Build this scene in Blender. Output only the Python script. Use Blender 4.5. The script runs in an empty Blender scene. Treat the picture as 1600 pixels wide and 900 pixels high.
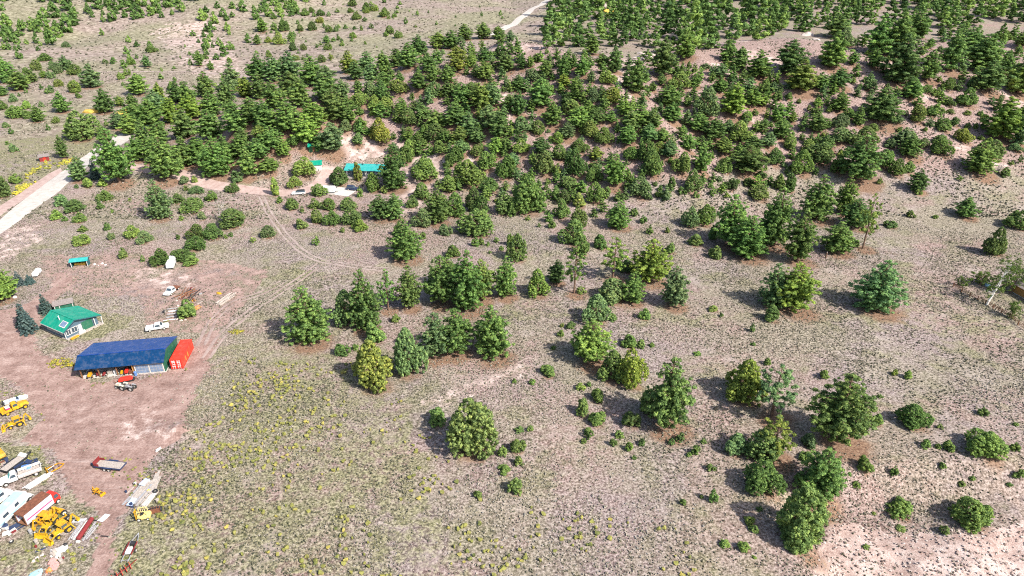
import bpy, bmesh, math, random
import numpy as np
from mathutils import Vector, Matrix

# ------------------------------------------------------------------ camera
S = bpy.context.scene
C = S.collection
PITCH = math.radians(28.3)
CAM = np.array([0.0, 0.0, 89.0])
FOC = 24.0 / 36.0 * 1600.0
cam = bpy.data.cameras.new("camera")
cam.lens = 24.0; cam.sensor_width = 36.0
cam.clip_start = 0.5; cam.clip_end = 20000.0
cam_ob = bpy.data.objects.new("camera", cam)
cam_ob.location = CAM
cam_ob.rotation_euler = (math.pi / 2 - PITCH, 0, 0)
C.objects.link(cam_ob)
S.camera = cam_ob

# ------------------------------------------------------------------ sky, sun, exposure
SUN_AZ = math.degrees(math.atan2(0.82, -0.57))
SUN_EL = 43.0
W = bpy.data.worlds.new("World"); S.world = W; W.use_nodes = True
nt = W.node_tree
bg = nt.nodes["Background"]
sky = nt.nodes.new("ShaderNodeTexSky")
sky.sky_type = 'NISHITA'; sky.sun_disc = False
sky.sun_elevation = math.radians(SUN_EL); sky.sun_rotation = math.radians(SUN_AZ)
sky.altitude = 300.0; sky.dust_density = 3.0
nt.links.new(sky.outputs[0], bg.inputs[0])
bg.inputs[1].default_value = 0.12
sun = bpy.data.lights.new("sun", 'SUN')
sun.energy = 4.7; sun.angle = math.radians(0.5); sun.color = (1.0, 0.95, 0.88)
sun_ob = bpy.data.objects.new("sun", sun)
az, el = math.radians(SUN_AZ), math.radians(SUN_EL)
to_sun = Vector((math.sin(az) * math.cos(el), math.cos(az) * math.cos(el), math.sin(el)))
sun_ob.rotation_euler = to_sun.to_track_quat('Z', 'Y').to_euler()
sun_ob.location = to_sun * 500
C.objects.link(sun_ob)
S.view_settings.view_transform = 'Standard'
S.view_settings.look = 'None'
S.view_settings.gamma = 1.0
S.view_settings.exposure = 0.74
S.cycles.use_denoising = False
S.cycles.filter_width = 1.1
S.cycles.max_bounces = 5
S.cycles.diffuse_bounces = 2
S.cycles.transparent_max_bounces = 4

RNG = np.random.default_rng(7)
random.seed(7)

# ------------------------------------------------------------------ terrain function
def sstep(t):
    t = np.clip(t, 0, 1); return t * t * (3 - 2 * t)

def vnoise(x, y, scale, seed=0):
    x = np.asarray(x, float) / scale; y = np.asarray(y, float) / scale
    xi = np.floor(x).astype(np.int64); yi = np.floor(y).astype(np.int64)
    fx = sstep(x - xi); fy = sstep(y - yi)
    def h(a, b):
        n = (a * 374761393 + b * 668265263 + seed * 974711) & 0x7fffffff
        n = ((n ^ (n >> 13)) * 1274126177) & 0x7fffffff
        return ((n ^ (n >> 16)) & 0xffff) / 65535.0
    return (h(xi, yi) * (1 - fx) + h(xi + 1, yi) * fx) * (1 - fy) + (h(xi, yi + 1) * (1 - fx) + h(xi + 1, yi + 1) * fx) * fy

def fbm(x, y, scale, seed=0, n=3):
    r = 0; a = 1; t = 0
    for k in range(n):
        r = r + a * vnoise(x, y, scale / 2 ** k, seed + k * 17); t += a; a *= 0.5
    return r / t

CREST = np.array([(-900, 270, 0), (-180, 275, 0), (-158, 282, 5), (-130, 287, 11), (-82, 298, 22), (-46, 316, 30.5), (0, 336, 36), (59, 331, 36.5),
                  (138, 346, 39), (216, 372, 32), (280, 392, 26), (520, 440, 18), (1200, 520, 16)], float)

def height(x, y):
    x = np.asarray(x, float); y = np.asarray(y, float)
    yc = np.interp(x, CREST[:, 0], CREST[:, 1]) + 16 * (vnoise(x, y * 0, 55, 3) - 0.5)
    zc = np.interp(x, CREST[:, 0], CREST[:, 2])
    wf = np.interp(x, [-260, -130, -80, -46, 0, 100, 216, 600], [40, 42, 58, 80, 122, 126, 160, 230])
    wb = np.interp(x, [-260, 0, 300], [50, 90, 130])
    front = sstep(1 - (yc - y) / wf)
    back = sstep(1 - (y - yc) / wb)
    low = 0.12
    hill = zc * np.where(y < yc, front, low + (1 - low) * back)
    # gullies down the slope
    g = fbm(x + 0.5 * y, y * 0.25, 26, 5, 2) - 0.5
    rg = 1 - np.abs(2 * fbm(x * 1.0 + 0.45 * y, y * 0.22 + 40, 38, 57, 2) - 1)      # sharp spurs between the gullies
    hill = hill + (6.5 * g + 8.5 * (rg - 0.7)) * sstep(hill / 12.0) * sstep((y - 215) / 40)
    far = sstep((y - 520) / 500) * np.interp(x, [-700, -300, 0, 250, 700], [40, 22, 2, 42, 60])
    far = far + (26 * (fbm(x, y, 150, 131, 3) - 0.45)) * sstep((y - 470) / 160) * sstep((-x - 40) / 160)
    far2 = np.clip(y - 1000, 0, None) * 0.035
    und = 2.2 * (fbm(x, y, 75, 11, 2) - 0.5) + 0.5 * (vnoise(x, y, 16, 23) - 0.5)
    # quarry-like cut at the near right edge of the field
    cut = sstep((96 - y + (x - 60) * 0.10) / 9.0) * sstep((x - 44) / 10.0)
    bump = fbm(x, y, 7, 31, 3) - 0.5
    # low heap of dumped dirt in the yard, and the wheel-worn hollow beside it
    berm = 1.3 * np.exp(-(((x + 66.5) / 4.2) ** 2 + ((y - 105.5) / 2.6) ** 2)) * (0.6 + 0.8 * vnoise(x, y, 2.2, 77))
    return hill + far + far2 + und - 4.5 * cut + 2.6 * bump * cut + berm

_c, _s = math.cos(PITCH), math.sin(PITCH)
def unproject(px, py, dz=0.0):
    """where the line of sight through a photograph pixel meets the terrain (lifted by dz)"""
    px = np.atleast_1d(np.asarray(px, float)); py = np.atleast_1d(np.asarray(py, float))
    u = (px - 800) / FOC; v = -(py - 450) / FOC
    d = np.stack([u, _c + v * _s, -_s + v * _c], 1)
    t0 = np.full(len(px), 70.0); t1 = t0.copy(); done = np.zeros(len(px), bool)
    step = 2.0
    for k in range(900):
        p = CAM + d * t1[:, None]
        hit = p[:, 2] < height(p[:, 0], p[:, 1]) + dz
        done |= hit
        t0 = np.where(done, t0, t1); t1 = np.where(done, t1, t1 * 1.012 + 0.4)
        if done.all(): break
    for k in range(18):
        m = (t0 + t1) / 2; p = CAM + d * m[:, None]
        hit = p[:, 2] < height(p[:, 0], p[:, 1]) + dz
        t1 = np.where(hit, m, t1); t0 = np.where(hit, t0, m)
    return CAM + d * t1[:, None]

def depth_of(p):
    p = np.asarray(p, float)
    return p[..., 1] * _c + (CAM[2] - p[..., 2]) * _s

def pix(p):
    p = np.asarray(p, float); d = depth_of(p)
    return 800 + FOC * p[..., 0] / d, 450 + FOC * ((CAM[2] - p[..., 2]) * _c - p[..., 1] * _s) / d

# ------------------------------------------------------------------ materials
MATS = {}
def new_mat(name):
    m = bpy.data.materials.new(name); m.use_nodes = True
    MATS[name] = m
    return m, m.node_tree, m.node_tree.nodes["Principled BSDF"]

def N(nt, t, **kw):
    n = nt.nodes.new(t)
    for k, v in kw.items(): setattr(n, k, v)
    return n

def noise(nt, scale, detail=3, rough=0.55, vec=None):
    n = N(nt, "ShaderNodeTexNoise"); n.inputs["Scale"].default_value = scale
    n.inputs["Detail"].default_value = detail; n.inputs["Roughness"].default_value = rough
    if vec is not None: nt.links.new(vec, n.inputs["Vector"])
    return n.outputs["Fac"]

def ramp(nt, fac, stops):
    r = N(nt, "ShaderNodeValToRGB"); e = r.color_ramp.elements
    while len(e) < len(stops): e.new(0.5)
    for i, (p, c) in enumerate(stops):
        e[i].position = p; e[i].color = (*c, 1) if len(c) == 3 else c
    nt.links.new(fac, r.inputs[0]); return r.outputs[0]

def mix(nt, fac, a, b, mode='MIX'):
    m = N(nt, "ShaderNodeMix", data_type='RGBA', blend_type=mode)
    for sock, val in ((m.inputs[0], fac), (m.inputs[6], a), (m.inputs[7], b)):
        if isinstance(val, (int, float)): sock.default_value = val
        elif isinstance(val, tuple): sock.default_value = (*val, 1)
        else: nt.links.new(val, sock)
    return m.outputs[2]

def math_(nt, op, a, b=0.0, clamp=False):
    m = N(nt, "ShaderNodeMath", operation=op, use_clamp=clamp)
    for sock, val in ((m.inputs[0], a), (m.inputs[1], b)):
        if isinstance(val, (int, float)): sock.default_value = val
        else: nt.links.new(val, sock)
    return m.outputs[0]

def simple(name, col, rough=0.6, metal=0.0, var=0.25, scale=3.0, dirt=None, dirt_amt=0.35, spec=0.4):
    """painted or raw surface with blotchy wear"""
    m, nt, b = new_mat(name)
    tc = N(nt, "ShaderNodeTexCoord").outputs["Object"]
    f = noise(nt, scale, 4, 0.6, tc)
    lo = tuple(c * (1 - var) for c in col); hi = tuple(min(1, c * (1 + var)) for c in col)
    c = ramp(nt, f, [(0.3, lo), (0.7, hi)])
    if dirt:
        f2 = noise(nt, scale * 0.6 + 0.3, 5, 0.7, tc)
        c = mix(nt, math_(nt, 'MULTIPLY', ramp(nt, f2, [(0.48, (0, 0, 0)), (0.66, (1, 1, 1))]), dirt_amt), c, dirt)
    nt.links.new(c, b.inputs["Base Color"])
    b.inputs["Roughness"].default_value = rough; b.inputs["Metallic"].default_value = metal
    b.inputs["Specular IOR Level"].default_value = spec
    return m

def ribbed(name, col, pitch, axis=0, rough=0.4, metal=0.0, var=0.15):
    """profiled metal sheet: the ribs are fine relief"""
    m = simple(name, col, rough, metal, var, 0.8, dirt=(0.25, 0.22, 0.19), dirt_amt=0.18)
    nt = m.node_tree; b = nt.nodes["Principled BSDF"]
    tc = N(nt, "ShaderNodeTexCoord").outputs["Object"]
    sx = N(nt, "ShaderNodeSeparateXYZ"); nt.links.new(tc, sx.inputs[0])
    w = math_(nt, 'SINE', math_(nt, 'MULTIPLY', sx.outputs[axis], 2 * math.pi / pitch))
    bp = N(nt, "ShaderNodeBump"); bp.inputs["Strength"].default_value = 0.6; bp.inputs["Distance"].default_value = 0.03
    nt.links.new(math_(nt, 'POWER', math_(nt, 'ABSOLUTE', w), 6.0), bp.inputs["Height"])
    nt.links.new(bp.outputs[0], b.inputs["Normal"])
    return m

# ground: zones are real differences of soil and cover, mixed with noise so their edges are ragged
def ground_material():
    m, nt, b = new_mat("ground_soil")
    L = nt.links
    pos = N(nt, "ShaderNodeNewGeometry").outputs["Position"]
    def attr(n):
        a = N(nt, "ShaderNodeAttribute"); a.attribute_name = n
        s = N(nt, "ShaderNodeSeparateColor"); L.new(a.outputs["Color"], s.inputs[0])
        return s.outputs
    z1, z2 = attr("zone_a"), attr("zone_b")
    big = noise(nt, 0.045, 4, 0.6, pos); mid = noise(nt, 0.35, 5, 0.65, pos)
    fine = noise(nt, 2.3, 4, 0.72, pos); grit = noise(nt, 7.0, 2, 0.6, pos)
    soil = ramp(nt, fine, [(0.36, (0.090, 0.068, 0.063)), (0.48, (0.260, 0.200, 0.188)), (0.62, (0.53, 0.445, 0.420))])  # dark stops of these cover ramps paint in the shaded gaps between grass tufts
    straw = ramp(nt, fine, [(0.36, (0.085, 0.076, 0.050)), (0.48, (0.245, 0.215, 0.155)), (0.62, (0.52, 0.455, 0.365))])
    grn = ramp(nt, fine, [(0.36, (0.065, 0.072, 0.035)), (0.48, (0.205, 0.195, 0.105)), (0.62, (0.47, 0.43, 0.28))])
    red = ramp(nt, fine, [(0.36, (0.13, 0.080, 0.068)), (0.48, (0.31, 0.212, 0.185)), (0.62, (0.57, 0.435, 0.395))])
    yard = ramp(nt, math_(nt, 'ADD', math_(nt, 'MULTIPLY', mid, 0.5), math_(nt, 'MULTIPLY', fine, 0.5)),
                [(0.34, (0.19, 0.112, 0.092)), (0.5, (0.375, 0.248, 0.214)), (0.66, (0.58, 0.43, 0.38))])
    mp = N(nt, "ShaderNodeMapping"); mp.inputs["Rotation"].default_value = (0, 0, 0.5); mp.inputs["Scale"].default_value = (0.07, 0.42, 0.2)
    L.new(pos, mp.inputs["Vector"])
    streak = noise(nt, 1.0, 6, 0.7, mp.outputs[0]); streak.node.inputs['Distortion'].default_value = 1.6
    yard = mix(nt, ramp(nt, streak, [(0.54, (0, 0, 0)), (0.74, (0.5, 0.5, 0.5))]), yard, (0.24, 0.17, 0.15))
    yard = mix(nt, ramp(nt, streak, [(0.26, (0.45, 0.45, 0.45)), (0.42, (0, 0, 0))]), yard, (0.60, 0.49, 0.45))
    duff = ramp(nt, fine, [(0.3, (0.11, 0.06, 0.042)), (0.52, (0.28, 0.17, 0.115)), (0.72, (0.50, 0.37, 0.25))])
    pale = ramp(nt, math_(nt, 'ADD', math_(nt, 'MULTIPLY', mid, 0.5), math_(nt, 'MULTIPLY', grit, 0.5)),
                [(0.34, (0.26, 0.155, 0.13)), (0.48, (0.50, 0.365, 0.32)), (0.66, (0.86, 0.74, 0.69))])
    plain = mix(nt, ramp(nt, noise(nt, 0.012, 4, 0.6, pos), [(0.42, (0, 0, 0)), (0.58, (1, 1, 1))]), ramp(nt, mid, [(0.34, (0.14, 0.13, 0.08)), (0.5, (0.30, 0.275, 0.18)), (0.66, (0.48, 0.44, 0.32))]), ramp(nt, mid, [(0.34, (0.18, 0.135, 0.11)), (0.5, (0.35, 0.275, 0.235)), (0.66, (0.54, 0.45, 0.39))]))
    def edge(a, amt=0.9, lo=0.42, hi=0.58):
        v = math_(nt, 'ADD', a, math_(nt, 'MULTIPLY', math_(nt, 'SUBTRACT', mid, 0.5), amt))
        v = math_(nt, 'ADD', v, math_(nt, 'MULTIPLY', math_(nt, 'SUBTRACT', fine, 0.5), amt * 0.5))
        return ramp(nt, v, [(lo, (0, 0, 0)), (hi, (1, 1, 1))])
    patch = ramp(nt, math_(nt, 'ADD', math_(nt, 'MULTIPLY', big, 0.55), math_(nt, 'MULTIPLY', mid, 0.45)), [(0.44, (0, 0, 0)), (0.58, (1, 1, 1))])
    wide = noise(nt, 0.028, 3, 0.55, pos); wide2 = noise(nt, 0.075, 4, 0.6, mp.outputs[0])
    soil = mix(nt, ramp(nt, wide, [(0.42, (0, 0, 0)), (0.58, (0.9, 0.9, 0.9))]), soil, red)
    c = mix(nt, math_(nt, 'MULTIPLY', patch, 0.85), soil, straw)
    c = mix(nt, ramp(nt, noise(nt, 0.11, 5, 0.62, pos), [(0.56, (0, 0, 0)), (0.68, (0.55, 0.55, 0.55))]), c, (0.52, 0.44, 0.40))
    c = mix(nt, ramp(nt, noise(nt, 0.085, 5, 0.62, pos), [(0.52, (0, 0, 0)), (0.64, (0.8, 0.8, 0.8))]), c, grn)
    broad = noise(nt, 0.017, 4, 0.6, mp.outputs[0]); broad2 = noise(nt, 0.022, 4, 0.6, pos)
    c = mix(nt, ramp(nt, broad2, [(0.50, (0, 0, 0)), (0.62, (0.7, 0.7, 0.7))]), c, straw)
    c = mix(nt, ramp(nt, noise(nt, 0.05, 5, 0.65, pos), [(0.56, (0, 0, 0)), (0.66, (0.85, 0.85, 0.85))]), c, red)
    c = mix(nt, edge(z2[1], 0.5, 0.35, 0.65), c, plain)
    c = mix(nt, edge(z2[0], 0.7, 0.3, 0.7), c, red)
    c = mix(nt, edge(z1[1], 1.1, 0.40, 0.66), c, grn)
    c = mix(nt, edge(z1[0], 1.3, 0.36, 0.62), c, yard)
    c = mix(nt, edge(z2[2], 1.2, 0.38, 0.62), c, pale)
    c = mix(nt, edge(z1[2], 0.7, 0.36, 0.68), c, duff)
    # pale flecks are stones and dry stalks; dark flecks paint in shade between tufts
    v = N(nt, "ShaderNodeTexVoronoi"); v.inputs["Scale"].default_value = 2.0; L.new(pos, v.inputs["Vector"])
    fl = ramp(nt, v.outputs["Distance"], [(0.10, (1, 1, 1)), (0.24, (0, 0, 0))])
    vs = N(nt, "ShaderNodeSeparateColor"); L.new(v.outputs["Color"], vs.inputs[0])
    lite = math_(nt, 'MULTIPLY', fl, math_(nt, 'GREATER_THAN', vs.outputs[0], 0.70))
    dark = math_(nt, 'MULTIPLY', fl, math_(nt, 'LESS_THAN', vs.outputs[0], 0.34))
    keep = math_(nt, 'SUBTRACT', 1.0, math_(nt, 'MULTIPLY', z1[0], 0.75), True)
    c = mix(nt, math_(nt, 'MULTIPLY', math_(nt, 'MULTIPLY', lite, 0.6), keep), c, (0.66, 0.60, 0.54))
    c = mix(nt, math_(nt, 'MULTIPLY', math_(nt, 'MULTIPLY', dark, 0.7), keep), c, (0.105, 0.10, 0.075))
    c = mix(nt, 1.0, c, (0.755, 0.755, 0.745), 'MULTIPLY')      # overall depth of the dry soil
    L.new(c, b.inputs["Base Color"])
    b.inputs["Roughness"].default_value = 0.95; b.inputs["Specular IOR Level"].default_value = 0.15
    bp = N(nt, "ShaderNodeBump"); bp.inputs["Strength"].default_value = 0.55; bp.inputs["Distance"].default_value = 0.35
    L.new(math_(nt, 'ADD', math_(nt, 'MULTIPLY', mid, 0.4), math_(nt, 'MULTIPLY', fine, 0.6)), bp.inputs["Height"])
    L.new(bp.outputs[0], b.inputs["Normal"])
    return m

def track_material(name, lo, mid_, hi, s=0.5):
    m, nt, b = new_mat(name)
    pos = N(nt, "ShaderNodeNewGeometry").outputs["Position"]
    f = math_(nt, 'ADD', math_(nt, 'MULTIPLY', noise(nt, s, 4, 0.6, pos), 0.55), math_(nt, 'MULTIPLY', noise(nt, 3.5, 3, 0.6, pos), 0.45))
    nt.links.new(ramp(nt, f, [(0.3, lo), (0.5, mid_), (0.7, hi)]), b.inputs["Base Color"])
    b.inputs["Roughness"].default_value = 0.95; b.inputs["Specular IOR Level"].default_value = 0.1
    return m

def foliage_material(name, base, transl=0.25):
    """leaf colour = material base x the tree's own tint x a little difference from tuft to tuft"""
    m, nt, b = new_mat(name)
    L = nt.links
    oi = N(nt, "ShaderNodeObjectInfo")
    a = N(nt, "ShaderNodeAttribute"); a.attribute_name = "vary"
    c = ramp(nt, a.outputs["Fac"], [(0.0, tuple(x * f for x, f in zip(base, (0.34, 0.40, 0.42)))), (0.5, base), (1.0, tuple(x * f for x, f in zip(base, (2.15, 1.75, 1.5))))])
    c = mix(nt, 1.0, c, oi.outputs["Color"], 'MULTIPLY')
    L.new(c, b.inputs["Base Color"])
    b.inputs["Roughness"].default_value = 0.7; b.inputs["Specular IOR Level"].default_value = 0.2
    t = N(nt, "ShaderNodeBsdfTranslucent"); L.new(c, t.inputs[0])
    mx = N(nt, "ShaderNodeMixShader"); mx.inputs[0].default_value = transl
    L.new(b.outputs[0], mx.inputs[1]); L.new(t.outputs[0], mx.inputs[2])
    L.new(mx.outputs[0], nt.nodes["Material Output"].inputs[0])
    return m

def tint_material(name, stops):
    """ground cover: colour picked per plant"""
    m, nt, b = new_mat(name)
    a = N(nt, "ShaderNodeAttribute"); a.attribute_name = "vary"
    nt.links.new(ramp(nt, a.outputs["Fac"], stops), b.inputs["Base Color"])
    b.inputs["Roughness"].default_value = 0.9; b.inputs["Specular IOR Level"].default_value = 0.1
    return m

ground_material()
track_material("gravel", (0.34, 0.30, 0.265), (0.47, 0.43, 0.39), (0.58, 0.54, 0.50))
track_material("pink_dirt", (0.27, 0.18, 0.155), (0.40, 0.295, 0.262), (0.52, 0.42, 0.38))
track_material("worn_track", (0.18, 0.137, 0.12), (0.32, 0.255, 0.228), (0.46, 0.385, 0.35), 0.25)
track_material("rut_dirt", (0.17, 0.124, 0.107), (0.305, 0.232, 0.207), (0.44, 0.365, 0.325), 0.25)
track_material("concrete", (0.42, 0.385, 0.35), (0.50, 0.465, 0.43), (0.56, 0.53, 0.50))
track_material("rock", (0.30, 0.24, 0.20), (0.50, 0.42, 0.37), (0.70, 0.64, 0.58), 1.5)
foliage_material("pine_needles", (0.168, 0.285, 0.080), 0.36)
foliage_material("juniper_leaves", (0.182, 0.282, 0.082), 0.36)
foliage_material("spruce_needles", (0.095, 0.165, 0.105), 0.3)
foliage_material("aspen_leaves", (0.115, 0.185, 0.045), 0.4)
simple("bark", (0.16, 0.10, 0.07), 0.95, var=0.4, scale=4)
simple("dead_wood", (0.34, 0.31, 0.28), 0.95, var=0.3, scale=4)
simple("white_bark", (0.62, 0.60, 0.55), 0.9, var=0.2, scale=3)
tint_material("bunch_grass", [(0.0, (0.050, 0.055, 0.036)), (0.25, (0.095, 0.097, 0.064)), (0.48, (0.170, 0.158, 0.113)), (0.66, (0.255, 0.228, 0.176)), (0.86, (0.375, 0.33, 0.28)), (1.0, (0.155, 0.160, 0.148))])
tint_material("rabbitbrush", [(0.0, (0.10, 0.12, 0.045)), (0.45, (0.22, 0.22, 0.06)), (0.8, (0.25, 0.235, 0.08)), (1.0, (0.36, 0.30, 0.075))])
tint_material("wildflowers", [(0.0, (0.13, 0.16, 0.045)), (0.4, (0.30, 0.28, 0.06)), (0.7, (0.58, 0.46, 0.04)), (1.0, (0.70, 0.56, 0.05))])
tint_material("rubble", [(0.0, (0.17, 0.12, 0.10)), (0.5, (0.34, 0.265, 0.23)), (1.0, (0.56, 0.49, 0.45))])
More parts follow.
